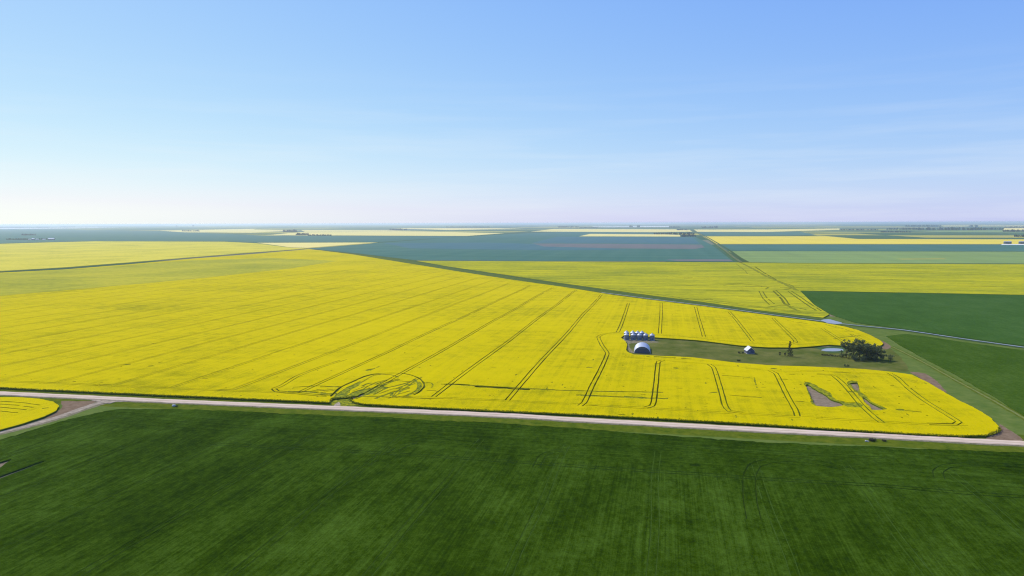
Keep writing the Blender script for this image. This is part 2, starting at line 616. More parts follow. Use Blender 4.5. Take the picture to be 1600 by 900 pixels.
ROAD_PX = [(0, 615), (250, 626.9), (400, 633), (550, 639.3), (800, 650.3), (900, 656.5), (1240, 675), (1600, 694)]
road = GG(ROAD_PX)
r0, r1 = Vector(road[0]), Vector(road[1])
rl = r0 + (r0 - r1).normalized() * 1500
e0, e1 = Vector(road[-2]), Vector(road[-1])
rr = e1 + (e1 - e0).normalized() * 1200
road = [tuple(rl)] + road + [tuple(rr)]
road_c = spline(road, 12)
ribbon("verge", road_c, 30, .06, M_GRASS_OLIVE)
ribbon("gravel_road", spline(road, 6), 7.0, .45, None, .36, [M_GRAVEL, M_SHOULDER], .10)
for off in (-1.75, 1.35):
    P_ = [Vector(p) for p in road_c]
    ribbon("wheel_path", [tuple(P_[i] + Vector((-(P_[min(i + 1, len(P_) - 1)] - P_[max(i - 1, 0)]).normalized().y, (P_[min(i + 1, len(P_) - 1)] - P_[max(i - 1, 0)]).normalized().x)) * off) for i in range(len(P_))],
           1.15, .52, M_PATH, wj=.3)
# darker wheel paths show as smoother pale lines in the gravel
trail_px = [(166, 627.5), (146, 632.5), (125, 640), (98, 649.5), (75, 657), (38, 667), (0, 676), (-80, 697), (-250, 745)]
trail = spline(GG(trail_px), 4)
ribbon("trail_shoulder", trail, 9.5, .10, M_SHOULDER, wj=.12)
ribbon("dirt_trail", trail, 4.6, .16, M_TRAIL, wj=.12)
slab("dirt_patch", spline(GG([(150, 627), (120, 627), (97, 627), (98, 636), (88, 645), (70, 654), (95, 650), (125, 639)]), 3, True), .13, M_DIRT, amp=.35)
slab("dirt_patch", spline(GG([(1562, 663), (1572, 669), (1600, 688), (1590, 691), (1540, 686.5), (1556, 678)]), 3, True), .13, M_DIRT, amp=.35)
slab("dirt_patch", spline(GG([(1422, 581), (1445, 583.5), (1462, 594), (1480, 613), (1470, 615), (1450, 601), (1434, 588)]), 3, True), .13, M_DIRT, amp=.35)
slab("dirt_patch", spline(GG([(1376, 533), (1392, 542), (1384, 546), (1372, 543)]), 3, True), .13, M_DIRT, amp=.3)
slab("crushed_entrance", spline(GG([(512, 630.5), (520, 620), (548, 617), (556, 627), (566, 631.5), (545, 635), (520, 634.5)]), 2, True), .12, M_CRUSH, amp=.5)
slab("gravel_apron", spline(GG([(523, 632), (530, 628.5), (531, 636.5), (521, 636)]), 2, True), .14, M_TRAIL, amp=.2)
slab("junction_gravel", spline(GG([(135, 623), (160, 626), (205, 627.5), (180, 628.5), (172, 631), (160, 630)]), 2, True), .30, M_TRAIL, amp=.1)

# ------------------------------------------------------------------ the main canola field
ZC = 1.15
main_px = [(-420, 594), (-200, 598.5), (0, 605.5), (100, 610), (250, 617), (400, 623.5), (514, 628.5), (520, 622), (545, 620), (552, 628), (570, 631.5), (700, 638), (800, 642.5), (900, 647),
           (1060, 655.5), (1200, 663.5), (1320, 671), (1420, 677), (1500, 680.5), (1540, 680), (1560, 673.5), (1562, 667),
           (1550, 654), (1520, 636), (1477, 613.5), (1450, 597), (1425, 585.5), (1400, 581.5), (1350, 576.5), (1300, 574), (1250, 572), (1200, 570.5),
           (1150, 566.5), (1083, 558.2), (1036, 556), (990, 553.9), (980, 550), (977.6, 546), (979.7, 539), (976.5, 533), (969.5, 527.5), (974, 524.5),
           (1023, 527.0), (1091, 531.5), (1155, 539.6), (1198, 542.6), (1240, 543), (1270, 541), (1295, 538.5), (1330, 540.5), (1372, 542),
           (1380, 537), (1376, 532), (1362, 524), (1340, 515.5), (1322, 510.5), (1283, 503.5), (1225, 495.8), (1162, 487.3), (1100, 478.5), (1040, 471.2), (960, 461),
           (880, 448.2), (800, 437.0), (720, 424.6), (640, 411.8), (550, 397.3), (500, 391), (482, 389.5), (440, 392.8), (400, 396.5), (300, 404), (200, 413), (100, 421.0), (0, 426), (-200, 438), (-420, 452)]
outline = GG(main_px, ZC)
# finer, uneven edge where it is near, coarser far away
oo = []
for i in range(len(outline)):
    a, b = Vector(outline[i]), Vector(outline[(i + 1) % len(outline)])
    dist = min(a.length, b.length)
    seg = densify([tuple(a), tuple(b)], max(1.2, dist / 260), False)[:-1]
    oo += seg
outline = jitter(oo, .32)
cuts = []
def near_pair(px, gauge=2.7, width=.68, step=5, skip=0.04, z=ZC, cls='track'):
    for p in pair(spline(GG(px, z), step), gauge, width, .35, skip): cuts.append((cls, p))
def near_strip(px, width, step=4, cls='track', wj=.45, skip=0.0, z=ZC):
    for p in strip_polys(spline(GG(px, z), step), width, wj, skip): cuts.append((cls, p))
def near_patch(px, cls, amp=.5, step=2.5, z=ZC):
    cuts.append((cls, jitter(spline(GG(px, z), step, True), amp)))
# tramlines in front of the yard
for t in ([(1050, 553), ] and [],):
    pass
near_pair([(982, 474), (965, 519), (945, 521.5), (935, 526), (941, 540), (949, 552), (938, 578), (924, 605), (913, 629), (906, 634)], width=.75)
near_pair([(1033, 473), (1033, 490), (1031, 521)])
near_pair([(1036, 563), (1029, 565), (1026, 590), (1022, 625), (1019, 634), (1008, 637)], width=.75)
near_pair([(1087, 480), (1091, 495), (1100, 526)])
near_pair([(1108, 569), (1115, 574), (1125, 605), (1133, 634), (1140, 642), (1160, 645)], width=.75)
near_pair([(1139, 487), (1150, 499), (1176, 533)])
near_pair([(1203, 579), (1212, 583), (1228, 614), (1243, 641), (1246, 650)], width=.75)
near_pair([(1208, 497), (1219, 508), (1241, 530), (1243, 535), (1230, 538)])
near_pair([(1276, 584), (1300, 586), (1318, 600), (1348, 635), (1367, 652), (1378, 660)], width=.75)
near_pair([(1285, 513), (1310, 529), (1318, 534)], skip=.1)
near_pair([(1390, 583), (1402, 590), (1419, 606), (1444, 625), (1484, 650), (1498, 659), (1492, 663), (1450, 662)], width=.75)
near_pair([(1330, 522), (1345, 530), (1356, 536)], skip=.2)
# headland passes
near_pair([(-300, 584), (0, 595.5), (100, 599), (250, 606), (400, 611.5), (470, 614.5)], width=.5, step=14, skip=.06)
near_pair([(575, 619), (710, 622.5), (800, 626.5), (912, 632), (1027, 638.5), (1136, 645), (1250, 651.5), (1370, 658.5), (1450, 663.2), (1510, 663.5)], width=.45, step=8, skip=.16)
near_pair([(958, 521), (1060, 524.5), (1100, 529), (1176, 536.5), (1240, 538.5), (1300, 534.5)], width=.45, step=8, skip=.25)
near_pair([(960, 556), (1036, 563), (1108, 569), (1203, 578.5), (1300, 580.5), (1390, 586), (1440, 600)], width=.4, step=8, skip=.35)
# long tramlines of the open field, one every 41 m
vref = to_uv(G(1032.5, 490, ZC))[1]
SP = 41.0
front = [to_uv(p) for p in GG([(-420, 580), (0, 594), (400, 610), (710, 621), (912, 632), (1200, 649)], ZC)]
back = [to_uv(p) for p in GG([(-420, 462), (0, 434), (300, 409), (480, 394), (640, 418), (800, 443), (913, 454), (948, 462), (992, 467), (1033, 473)], ZC)]
front.sort(key=lambda q: q[1]); back.sort(key=lambda q: q[1])
fu = lambda v: float(np.interp(v, [q[1] for q in front], [q[0] for q in front]))
bu = lambda v: float(np.interp(v, [q[1] for q in back], [q[0] for q in back]))
for k in range(2, 30):
    v = vref - SP * k + random.uniform(-1.2, 1.2)
    ua, ub = fu(v), bu(v)
    if ub - ua < 60: continue
    st = 14 if k < 6 else 26
    wd = .75 if k < 6 else .6
    n = max(2, int((ub - ua) / st))
    pts = [from_uv(ua + (ub - ua) * i / n, v + .5 * math.sin(i * .35 + k)) for i in range(n + 1)]
    hook = [from_uv(ua - 3, v - 9), from_uv(ua - 1, v - 4)] if k > 4 else []
    for p in pair(spline(hook + pts, st), 2.7, wd, .4, .05 if k < 6 else .10): cuts.append(('track', p))
# the churned-up entrance and its turning loops
def e4(pts): return [(400 + x / 4, 560 + y / 4) for x, y in pts]
def e6(pts): return [(500 + x / 6.667, 570 + y / 6.667) for x, y in pts]
for px, wd, cl in [
    ([(110, 330), (200, 240), (330, 180), (460, 120), (560, 95), (700, 85), (860, 88), (960, 110), (1040, 145), (1085, 195), (1080, 240), (1030, 285), (950, 325), (860, 330)], 1.3, 'track'),
    ([(130, 320), (230, 225), (360, 165), (490, 115), (600, 98), (740, 105), (820, 130)], 1.1, 'crush'),
    ([(300, 250), (420, 190), (560, 110), (640, 100)], .9, 'crush'),
    ([(360, 310), (440, 260), (520, 210), (610, 175)], 1.1, 'crush'),
    ([(430, 300), (560, 240), (680, 190), (800, 165), (900, 175), (1000, 165)], 1.2, 'crush'),
    ([(480, 290), (600, 250), (720, 190), (830, 150)], 1.0, 'crush'),
    ([(560, 310), (700, 240), (830, 210), (940, 180), (1030, 180), (1050, 230), (1010, 280)], 1.5, 'crush'),
    ([(620, 300), (760, 250), (880, 245), (960, 190), (1010, 170)], .9, 'crush'),
    ([(980, 150), (1020, 190), (1025, 240), (985, 280), (900, 320), (800, 335), (740, 320), (760, 290)], 1.5, 'crush'),
    ([(820, 305), (850, 265), (930, 215), (1000, 160), (1060, 130)], .9, 'crush'),
    ([(770, 320), (800, 280), (860, 230), (940, 180), (1000, 140)], .9, 'crush'),
    ([(0, 290), (90, 305), (140, 300)], 2.0, 'crush'), ([(0, 230), (120, 230), (220, 225)], 1.2, 'crush'),
    ([(0, 270), (80, 275), (180, 260)], .9, 'crush'), ([(320, 335), (500, 330), (700, 335), (760, 340)], .9, 'crush'),
    ([(1100, 180), (1160, 190), (1180, 210), (1160, 240)], .9, 'crush'), ([(1110, 265), (1200, 270), (1240, 285)], .8, 'crush'),
    ([(740, 345), (900, 340), (1100, 352), (1380, 350)], .7, 'crush')]:
    near_strip(e6(px), wd, 3, cl, .4, .05)
for q in range(26):
    x0_, y0_ = random.uniform(300, 1000), random.uniform(150, 330)
    L_ = random.uniform(40, 130)
    if y0_ < 190 - (x0_ - 300) * .1: continue
    near_strip(e6([(x0_ - L_, y0_ + L_ * .42), (x0_, y0_), (x0_ + L_ * .8, y0_ - L_ * .22)]), random.uniform(.6, 1.7), 3, 'crush', .6, .15)
for q in range(9):
    x0_ = random.uniform(-120, 180)
    near_strip(e6([(x0_ - 80, 250 + q * 8), (x0_, 254 + q * 8), (x0_ + 90, 250 + q * 8)]), random.uniform(.6, 1.5), 3, 'crush', .6, .2)
near_pair(e4([(110, 190), (160, 170), (260, 110), (400, 55), (560, 5)]), step=5)
near_pair(e4([(112, 190), (130, 205), (300, 222), (450, 235)]), width=.9, step=4)
near_strip(e4([(200, 205), (330, 210), (460, 225)]), 1.6, 3, 'crush', .5, .1)
near_strip(e4([(230, 180), (400, 172), (520, 180)]), 1.1, 3, 'crush', .5, .15)
near_patch(e6([(150, 330), (250, 255), (330, 215), (420, 170), (450, 175), (400, 215), (320, 265), (300, 300), (230, 350)]), 'crush', .5)
near_patch(e6([(110, 350), (180, 330), (280, 320), (340, 280), (430, 255), (560, 235), (660, 225), (640, 250), (560, 300), (460, 320), (400, 330), (330, 350), (300, 385), (130, 390)]), 'crush', .6)
near_patch(e6([(190, 375), (250, 345), (330, 325), (400, 320), (460, 290), (440, 320), (380, 345), (300, 372)]), 'soil', .5, 2)
near_patch(e6([(470, 60), (500, 45), (560, 38), (575, 30), (560, 45), (510, 60), (490, 68)]), 'crush', .3, 1.5)
# bare and drowned-out strips
def c2(pts): return [(1200 + x / 4, 490 + y / 4) for x, y in pts]
def c1(pts): return [(900 + x / 4.706, 490 + y / 4.706) for x, y in pts]
near_patch(c2([(230, 425), (265, 432), (330, 462), (385, 495), (430, 540), (490, 552), (480, 572), (400, 582), (300, 575), (270, 520), (245, 470)]), 'crush', .8)
near_patch(c2([(250, 440), (290, 468), (345, 500), (395, 535), (455, 553), (470, 574), (400, 580), (298, 574), (275, 520)]), 'soil', .6)
near_patch(c2([(470, 560), (560, 556), (590, 572), (580, 585), (500, 582)]), 'crush', .6)
near_patch(c2([(490, 430), (520, 418), (562, 424), (580, 480), (630, 535), (700, 575), (755, 600), (660, 602), (610, 560), (555, 500), (515, 455)]), 'crush', .8)
near_patch(c2([(515, 432), (556, 428), (572, 470), (560, 480), (535, 465)]), 'soil', .4)
near_patch(c2([(590, 520), (640, 550), (700, 580), (735, 599), (665, 600), (620, 560)]), 'soil', .5)
near_strip([(694, 600.2), (730, 601.8), (800, 605.5), (870, 609.5), (940, 611.5), (1036, 613)], 2.0, 3, 'crush', .5)
near_strip([(742, 603.7), (770, 605.5), (800, 607.2), (828, 609)], 3.2, 3, 'soil', .5)
near_strip([(720, 602), (760, 603.5), (800, 605.6), (836, 608.5)], 1.2, 3, 'track', .4)
near_strip([(900, 617.2), (940, 618.8), (985, 621), (1044, 622.8)], 2.4, 3, 'crush', .6)
near_strip([(975, 620), (1010, 621.4)], 3.0, 3, 'crush', .6)
near_strip([(1128, 586.3), (1150, 588), (1172, 590)], .9, 3, 'track', .5)
near_strip([(1179, 590), (1181, 600), (1183, 606)], .9, 3, 'crush', .7, .3)
near_strip([(1214, 592), (1231, 592.8)], 1.0, 3, 'track', .5)
near_strip([(1140, 617), (1170, 620), (1190, 621)], 1.6, 3, 'crush', .7, .2)
near_strip([(1010, 557), (1050, 558.5), (1080, 561)], 2.0, 3, 'crush', .7, .2)
near_strip(e6([(1260, 200), (1400, 200), (1560, 207)]), 1.4, 3, 'track', .5)
for px in ([(1297, 581), (1330, 582.5)], [(1303, 529), (1345, 524)], [(1230, 500.5), (1262, 506)], [(1305, 510), (1335, 519)], [(1290, 507), (1312, 513.5)], [(1400, 640), (1440, 644)]):
    near_strip(px, 1.3, 3, 'crush', .7, .25)
for px, py in [(235, 572), (198, 569.5), (910, 561), (920, 574), (1116, 613), (1056, 575), (1100, 503), (1209, 576), (1330, 612), (1408, 640), (1358, 560)]:
    x, y = G(px, py, ZC)
    cuts.append(('crush', [(x + random.uniform(1.5, 3.2) * math.cos(a), y + random.uniform(1., 2.5) * math.sin(a)) for a in np.linspace(0, 6.28, 9)[:-1]]))
# many small gaps where the stand is thin
for _ in range(420):
    px = random.uniform(860, 1500); py = random.uniform(480, 660)
    if random.random() < .45: px, py = random.uniform(0, 860), random.uniform(500, 625)
    x, y = G(px, py, ZC)
    r = random.uniform(.25, .7)
    L = random.choice((1, 1, 2, 4))
    ang = AZ + (math.pi / 2 if random.random() < .5 else 0)
    pts = []
    for a in np.linspace(0, 6.28, 7)[:-1]:
        pu, pv = r * L * math.cos(a), r * math.sin(a)
        pts.append((x + pu * math.sin(ang) + pv * math.cos(ang), y + pu * math.cos(ang) - pv * math.sin(ang)))
    cuts.append(('crush', pts))
cut_field("canola_crop", outline, [], cuts, ZC, M_CAN, M_STEM,
          {'soil': (.12, M_SOIL, 'bare_soil'), 'track': (.42, M_TRACK, 'wheel_track'), 'crush': (.92, M_CRUSH, 'crushed_crop')},
          "yellow flowering canola crop with wheel tracks around the farmyard")

# small canola corner at the lower left
ZS = 1.15
corner = GG([(-350, 612), (-150, 616), (0, 620.3), (30, 620.5), (60, 623), (82, 627.5), (93, 633.5), (88, 641), (70, 650), (40, 660), (0, 671), (-120, 700), (-350, 760)], ZS)
cuts = []
for dy in (0, 5, 10.5, 17):
    near_strip([(-60, 627 + dy), (0, 627 + dy * .9), (35 - dy, 629 + dy * .9), (62 - 2 * dy, 633 + dy * .7)], .9, 3, 'crush', .5, .2, ZS)
near_strip([(66, 638), (76, 637)], 2.2, 2, 'crush', .5, 0, ZS)
cut_field("canola_crop", jitter(densify(corner, 1.4), .3), [], cuts, ZS, M_CAN, M_STEM, {'track': (.5, M_TRACK, 'wheel_track'), 'crush': (.92, M_CRUSH, 'crushed_crop')},
          "small yellow canola corner between the gravel road and the dirt trail")

# ------------------------------------------------------------------ foreground wheat
ZW = .75
wheat_px = [(0, 688), (40, 675), (90, 660), (130, 650), (165, 641), (190, 638.3), (300, 640), (400, 643.5), (600, 652.5), (800, 662.8), (1000, 677), (1200, 691.5), (1400, 700), (1600, 707)]
wp = GG(wheat_px, ZW)
uL, vL = to_uv(wp[0]); uR, vR = to_uv(wp[-1])
wp = [from_uv(-60, vL - 90), from_uv(uL - 40, vL - 60)] + wp + [from_uv(uR - 6, vR + 150), from_uv(uR - 12, vR + 400), from_uv(-60, vR + 400)]
wo = densify(wp[1:-2], 1.6, False) + wp[-2:] + wp[:1]
wo = jitter(wo, .75)
cuts = []
def wpair(px, gauge=2.6, width=.40, step=4, skip=.05):
    for p in pair(spline(GG(px, ZW), step), gauge, width, .4, skip): cuts.append(('pass', p))
wpair([(330, 693), (400, 697), (600, 708), (800, 721), (980, 734), (1100, 741), (1194, 748), (1381, 759), (1506, 770), (1680, 781)], width=.45)
wpair([(1178, 812), (1172, 780), (1171, 745), (1180, 727), (1205, 719.5), (1240, 718), (1285, 724), (1330, 735)], 4.6, .38, 3)
wpair([(1468, 748), (1466, 736), (1480, 728), (1510, 725.5), (1560, 726), (1650, 731)], 3.6, .38, 3)
wpair([(1000, 691), (1100, 699), (1250, 709), (1400, 716)], 2.6, .3, 5, .2)
wpair([(612, 708), (630, 696), (660, 689.5), (705, 688), (740, 694), (760, 704)], 3.4, .3, 3, .1)
wpair([(838, 730), (848, 712), (870, 704), (900, 702)], 3.0, .3, 3, .1)
vw = to_uv(G(1019, 800, ZW))[1]
for k in range(-7, 9):
    v = vw + k * 39.0 + random.uniform(-2, 2)
    ue = to_uv(G(800, 665))[0] - 26
    pts = [from_uv(40 + (ue - 40) * i / 40, v + .4 * math.sin(i * .5 + k)) for i in range(41)]
    for p in pair(pts, 2.6, .30, .4, .12): cuts.append(('track', p))
def wpatch(px, amp=.15): cuts.append(('soil', jitter(spline(GG(px, ZW), 1.5, True), amp)))
wpatch([(-30, 756), (0, 744), (34, 731.5), (66, 720.5), (72, 720), (40, 732.5), (0, 747.5), (-30, 759)])
wpatch([(-30, 738), (0, 722), (16, 717.5), (19, 717.5), (8, 724), (0, 731), (-30, 748)])
wpatch([(1077, 725.6), (1094, 726), (1095, 727.4), (1078, 727)], .08)
cut_field("wheat_crop", wo, [], cuts, ZW, M_WHEAT, M_WHEAT_SIDE, {'soil': (.12, M_SOIL, 'bare_soil'), 'pass': (.55, M_WPASS, 'wheel_track'), 'track': (.64, M_WTRACK, 'wheel_track')},
          "dark green cereal crop in the foreground below the gravel road")

# ------------------------------------------------------------------ yard, pond, creek, fields on the right
slab("yard_grass", spline(GG([(968, 525), (1030, 528), (1160, 540), (1250, 543), (1300, 538), (1372, 543), (1392, 545), (1420, 580), (1350, 578), (1200, 572), (1080, 560), (985, 555), (975, 545)]), 4, True), .09, M_YARD, amp=.6)
slab("yard_track", spline(GG([(974, 531.5), (1024, 533.5), (1030, 535), (985, 537), (986, 545), (990, 552), (983, 550), (979, 543), (981, 536)]), 2, True), .12, M_SHOULDER, amp=.5)
slab("pond_mud", spline(GG([(1270, 541.5), (1290, 538.6), (1312, 540.3), (1322, 545), (1318, 551), (1296, 551), (1283, 547)]), 2, True), .12, M_GRASS_DARK, amp=.4)
slab("pond", spline(GG([(1283, 547.5), (1290, 544.7), (1304, 544.2), (1315, 545.3), (1318, 547.5), (1308, 549), (1290, 549)]), 1.5, True), .15, M_WATER, amp=.15)
slab("mud_bank", spline(GG([(1271, 541.8), (1288, 539.8), (1303, 540.3), (1296, 541.6), (1280, 542.6)]), 1.5, True), .16, M_SOIL, amp=.2)
# diagonal bank with dark grass between the canola and the thinner crop behind it
band = GG([(470, 387.3), (560, 396.5), (650, 407.2), (700, 415.2), (780, 427), (880, 442), (1000, 459), (1100, 472.6), (1200, 487.2), (1290, 497.5), (1320, 505), (1335, 514), (1312, 508),
           (1283, 503.0), (1225, 495.0), (1162, 486.6), (1100, 477.8), (1040, 470.5), (960, 460.5), (880, 448.8), (800, 438.0), (720, 425.4), (640, 412.4), (550, 397.6), (500, 390.7)])
slab("ditch_grass", band, .5, M_BANK, step=8, amp=.5, kind='stuff', label="dark grass bank along the diagonal drainage ditch")
ribbon("bank_dark_grass", spline(GG([(482, 388.8), (560, 397.2), (650, 408.8), (700, 417.6), (780, 429.6), (880, 445), (1000, 462.5), (1100, 475.2), (1200, 490), (1285, 500.5)]), 20), 4.5, .62, M_GRASS_DARK, wj=.3)  # narrow strip of darker grass along the bank
ditch = spline(GG([(940, 457.5), (1040, 470.6), (1100, 478.0), (1162, 486.4), (1225, 494.9), (1283, 502.3), (1312, 506.3), (1345, 509.8), (1412, 516.4), (1506, 530.4), (1600, 543.5), (1720, 561), (1900, 586)]), 8)
ribbon("ditch_grass_edge", ditch, 9, .30, M_GRASS_DARK, wj=.3)
ribbon("ditch_water", ditch, 2.5, .60, M_WATER, wj=.22)
slab("ditch_pool", spline(GG([(1283, 501.2), (1294, 499.5), (1308, 503), (1316, 505.6), (1308, 507.2), (1293, 505.2)]), 2, True), .64, M_WATER, amp=.2)

slab("green_field", jitter(densify(GG([(1250, 454.8), (1600, 461), (1900, 466), (1900, 582), (1600, 540), (1506, 527), (1412, 513.5), (1337, 503.5), (1300, 491.8), (1275, 477.8)], .7), 6), .5), .7, M_FIELD_G2)
slab("green_field", jitter(densify(GG([(1385, 525), (1415, 521.5), (1450, 526), (1506, 534.5), (1600, 547.5), (1900, 592), (1900, 800), (1600, 649), (1555, 621), (1503, 591), (1452, 563), (1422, 547), (1400, 535)], .7), 4), .5), .7, M_FIELD_G)
field_trail = spline(GG([(1392, 541), (1410, 549.5), (1430, 559.5), (1452, 571), (1502, 599), (1551, 625.5), (1600, 653.5), (1700, 711)]), 4)
ribbon("field_trail", field_trail, 4.2, .12, M_GRASS_OLIVE, wj=.2)
ribbon("field_trail_rut", [(x, y) for x, y in field_trail], 1.3, .15, plain_mat("pale_grass", (.11, .15, .03), (.22, .23, .08), .5), wj=.35)
slab("mud_patch", spline(GG([(1296, 492), (1304, 491.5), (1308, 494.5), (1298, 494.5)]), 1.5, True), .15, M_SOIL, amp=.3)

# thinner canola behind the ditch, with its own tracks
ZM = 1.0
thin = GG([(650, 407.4), (900, 408.6), (1150, 409.8), (1240, 411.3), (1600, 412.8), (1950, 415), (1950, 466), (1600, 460.6), (1250, 454.2), (1272, 476), (1296, 491), (1286, 496.4), (1200, 486.6), (1100, 472), (1000, 459.2), (880, 442.6), (780, 427.9), (700, 416.3)], ZM)
cuts = []
for px, wd, cl in [
    ([(1156, 409.5), (1180, 422), (1200, 433), (1222, 442), (1246, 454)], 6, 'crush'), ([(1180, 417), (1195, 427), (1213, 437)], 3, 'track'),
    ([(1150, 412), (1164, 423), (1168, 428)], 2, 'crush'), ([(1130, 413), (1160, 412.5)], 3, 'crush'),
    ([(1208, 454.5), (1220, 466), (1226, 475)], 2.6, 'track'), ([(1213, 454), (1226, 466), (1234, 477)], 2.0, 'track'),
    ([(1231, 455), (1248, 467), (1262, 477), (1275, 485)], 1.8, 'track'), ([(1237, 455), (1252, 465), (1268, 476), (1284, 486)], 1.8, 'track'),
    ([(1186, 455), (1192, 466), (1202, 476)], 1.5, 'track'), ([(1192, 455.5), (1198, 465), (1210, 475)], 1.5, 'track'),
    ([(1208, 454), (1222, 453), (1236, 450), (1240, 447)], 2.5, 'crush'), ([(1216, 441), (1232, 444), (1240, 449), (1228, 453)], 3.5, 'crush'),
    ([(1200, 480), (1224, 477), (1240, 479), (1260, 484)], 3, 'crush'), ([(1225, 474), (1236, 481), (1248, 486)], 4, 'crush'),
    ([(1130, 446), (1160, 443.5), (1200, 449), (1196, 452)], 3, 'crush'), ([(1125, 444), (1170, 442)], 4, 'crush'),
    ([(700, 418), (900, 443), (1100, 470), (1280, 492)], 2.4, 'crush'), ([(1100, 467), (1200, 481), (1290, 491)], 1.6, 'crush')]:
    near_strip(px, wd, 10, cl, .4, .08, ZM)
for _ in range(90):      # lodged streaks across the rows
    px, py = random.uniform(760, 1600), random.uniform(413, 475)
    if py > 453 and px > 1190: continue
    if py > 415 + (px - 700) * .142 and px < 1240: continue
    L = random.uniform(12, 70)
    near_strip([(px - L / 2, py - .010 * L), (px, py + random.uniform(-.3, .3)), (px + L / 2, py + .010 * L)], random.uniform(1.0, 3.5), 20, 'crush', .6, .15, ZM)
cut_field("canola_crop", densify(thin, 20), [], cuts, ZM, M_CAN_THIN, M_STEM, {'track': (.5, M_TRACK, 'wheel_track'), 'crush': (.75, M_CRUSH, 'crushed_crop')},
          "greenish yellow canola crop behind the diagonal ditch")

# ------------------------------------------------------------------ far fields
TEAL = far_mat("far_teal_haze", (.050, .135, .095), (.080, .17, .12))  # lighter, bluer tint paints some of the distance haze into the crop colour
TEAL_B = far_mat("far_flax_haze", (.058, .135, .14), (.080, .165, .155))  # flax blue that also carries painted distance haze
LGREEN = far_mat("far_light_green", (.18, .25, .08), (.235, .32, .095))
OLIVE = far_mat("far_olive", (.22, .24, .06), (.36, .34, .08))
MAUVE = far_mat("far_fallow", (.135, .145, .13), (.18, .165, .145))
FYEL = far_mat("far_canola", (.66, .50, .05), (.78, .60, .07))
FYEL2 = far_mat("far_pale_canola", (.72, .58, .16), (.80, .66, .22))
PALE = far_mat("far_pale_stubble", (.62, .60, .50), (.75, .73, .64))
def ff(name, px, mat, z=.8, step=0):
    return slab(name, GG(px, z), z, mat)
# left: thinner olive canola strip and the pale canola beyond the boundary track
ZL = 1.0
ff("canola_field", [(-420, 425), (-200, 432), (0, 423.5), (100, 417.7), (200, 410), (300, 401.8), (400, 394), (478, 388.6), (455, 387.2), (400, 380), (350, 377.6), (150, 377), (80, 378.6), (0, 381), (-420, 388)], M_CAN_PALE, ZL)
olive_px = [(-420, 500), (0, 462), (150, 449.5), (300, 436), (450, 420), (530, 407.5), (420, 403), (300, 406.5), (200, 414.5), (100, 421.5), (0, 427), (-420, 452)]
slab("canola_field", jitter(densify(GG(olive_px, 1.22), 12), 1.5), 1.22, canola_mat("canola_olive_bloom", yellow=(.56, .48, .03), green=(.16, .20, .02), bloom=.45))
ribbon("field_track", spline(GG([(-420, 449), (0, 424.6), (100, 419), (200, 411.3), (300, 402.9), (400, 395), (482, 388.4)], 1.2), 30), 8, 1.3, M_GRASS_DARK)
# behind
ff("teal_field", [(482, 388.2), (590, 379.6), (700, 371.8), (800, 365.5), (900, 361.5), (1000, 362), (1082, 368), (1112, 382.5), (1146, 408.8), (900, 407.8), (650, 406.6), (560, 396)], TEAL, .7)
ff("fallow_field", [(832, 380.5), (950, 380.8), (1096, 382.2), (1101, 386.5), (1085, 389), (960, 388), (850, 385)], MAUVE, .85)
ff("flax_field", [(870, 369.9), (1082, 371.2), (1095, 381), (950, 380), (830, 380)], TEAL_B, .8)
ff("fallow_field", [(1040, 405.5), (1110, 405), (1140, 405.5), (1146, 408), (1100, 408.2), (1060, 407.8)], MAUVE, .85)
ff("flax_field", [(600, 379.8), (760, 379), (900, 383), (980, 390), (860, 391), (640, 388)], TEAL_B, .76)
ff("canola_field", [(402, 379.3), (590, 378.8), (480, 387.2), (456, 386.5)], FYEL2, 1.0)
ff("teal_field", [(-420, 374), (-420, 386), (0, 380.2), (80, 377.8), (150, 376.3), (350, 376.8), (400, 378.7), (590, 378.3), (720, 370), (740, 369.3), (525, 368.6), (412, 368), (250, 361.5), (0, 357)], TEAL, .5)
ff("canola_field", [(414, 367.6), (470, 362.8), (600, 362), (700, 362.6), (788, 364.4), (730, 368.6), (525, 367.8)], FYEL2, 1.0)
ff("canola_field", [(470, 359.3), (600, 359.8), (690, 361.6), (600, 361.8), (476, 362.2)], FYEL2, 1.1)
ff("canola_field", [(610, 356.2), (780, 356.6), (820, 357.6), (700, 359.4), (640, 357.6)], FYEL2, 1.1)
ff("canola_field", [(830, 361.8), (866, 357.6), (1076, 358.4), (1082, 362.0), (1020, 362.8), (940, 362.4)], FYEL2, 1.0)
ff("canola_field", [(905, 369.2), (922, 365.4), (1040, 366.2), (1062, 367), (1064, 369.6)], FYEL2, 1.0)
ff("canola_field", [(1084, 358.6), (1200, 358.5), (1312, 356.9), (1312, 359), (1200, 362.4), (1090, 362.2)], FYEL2, 1.0)
ff("teal_field", [(1090, 362.8), (1200, 362.6), (1250, 362), (1276, 367.4), (1200, 368.5), (1100, 368.6)], TEAL, .8)
ff("olive_field", [(1200, 362.2), (1300, 364), (1475, 362.8), (1950, 366), (1950, 374), (1600, 373.4), (1480, 373.2), (1340, 373.0), (1276, 367.2), (1250, 361.6)], OLIVE, .6)
ff("canola_field", [(1098, 369.3), (1290, 369), (1340, 373.4), (1600, 374), (1950, 375), (1950, 382.6), (1600, 381.5), (1118, 381.3)], FYEL, 1.0)
ff("teal_field", [(1120, 381.8), (1600, 382), (1950, 383), (1950, 394), (1600, 392.6), (1136, 391.8)], TEAL, .8)
ff("green_field", [(1138, 392.3), (1600, 393.1), (1950, 394.5), (1950, 414), (1600, 411.8), (1240, 410.8), (1172, 409.6)], LGREEN, .8)
ff("canola_field", [(1400, 404.2), (1475, 403.4), (1480, 405), (1410, 405.6)], OLIVE, .9)
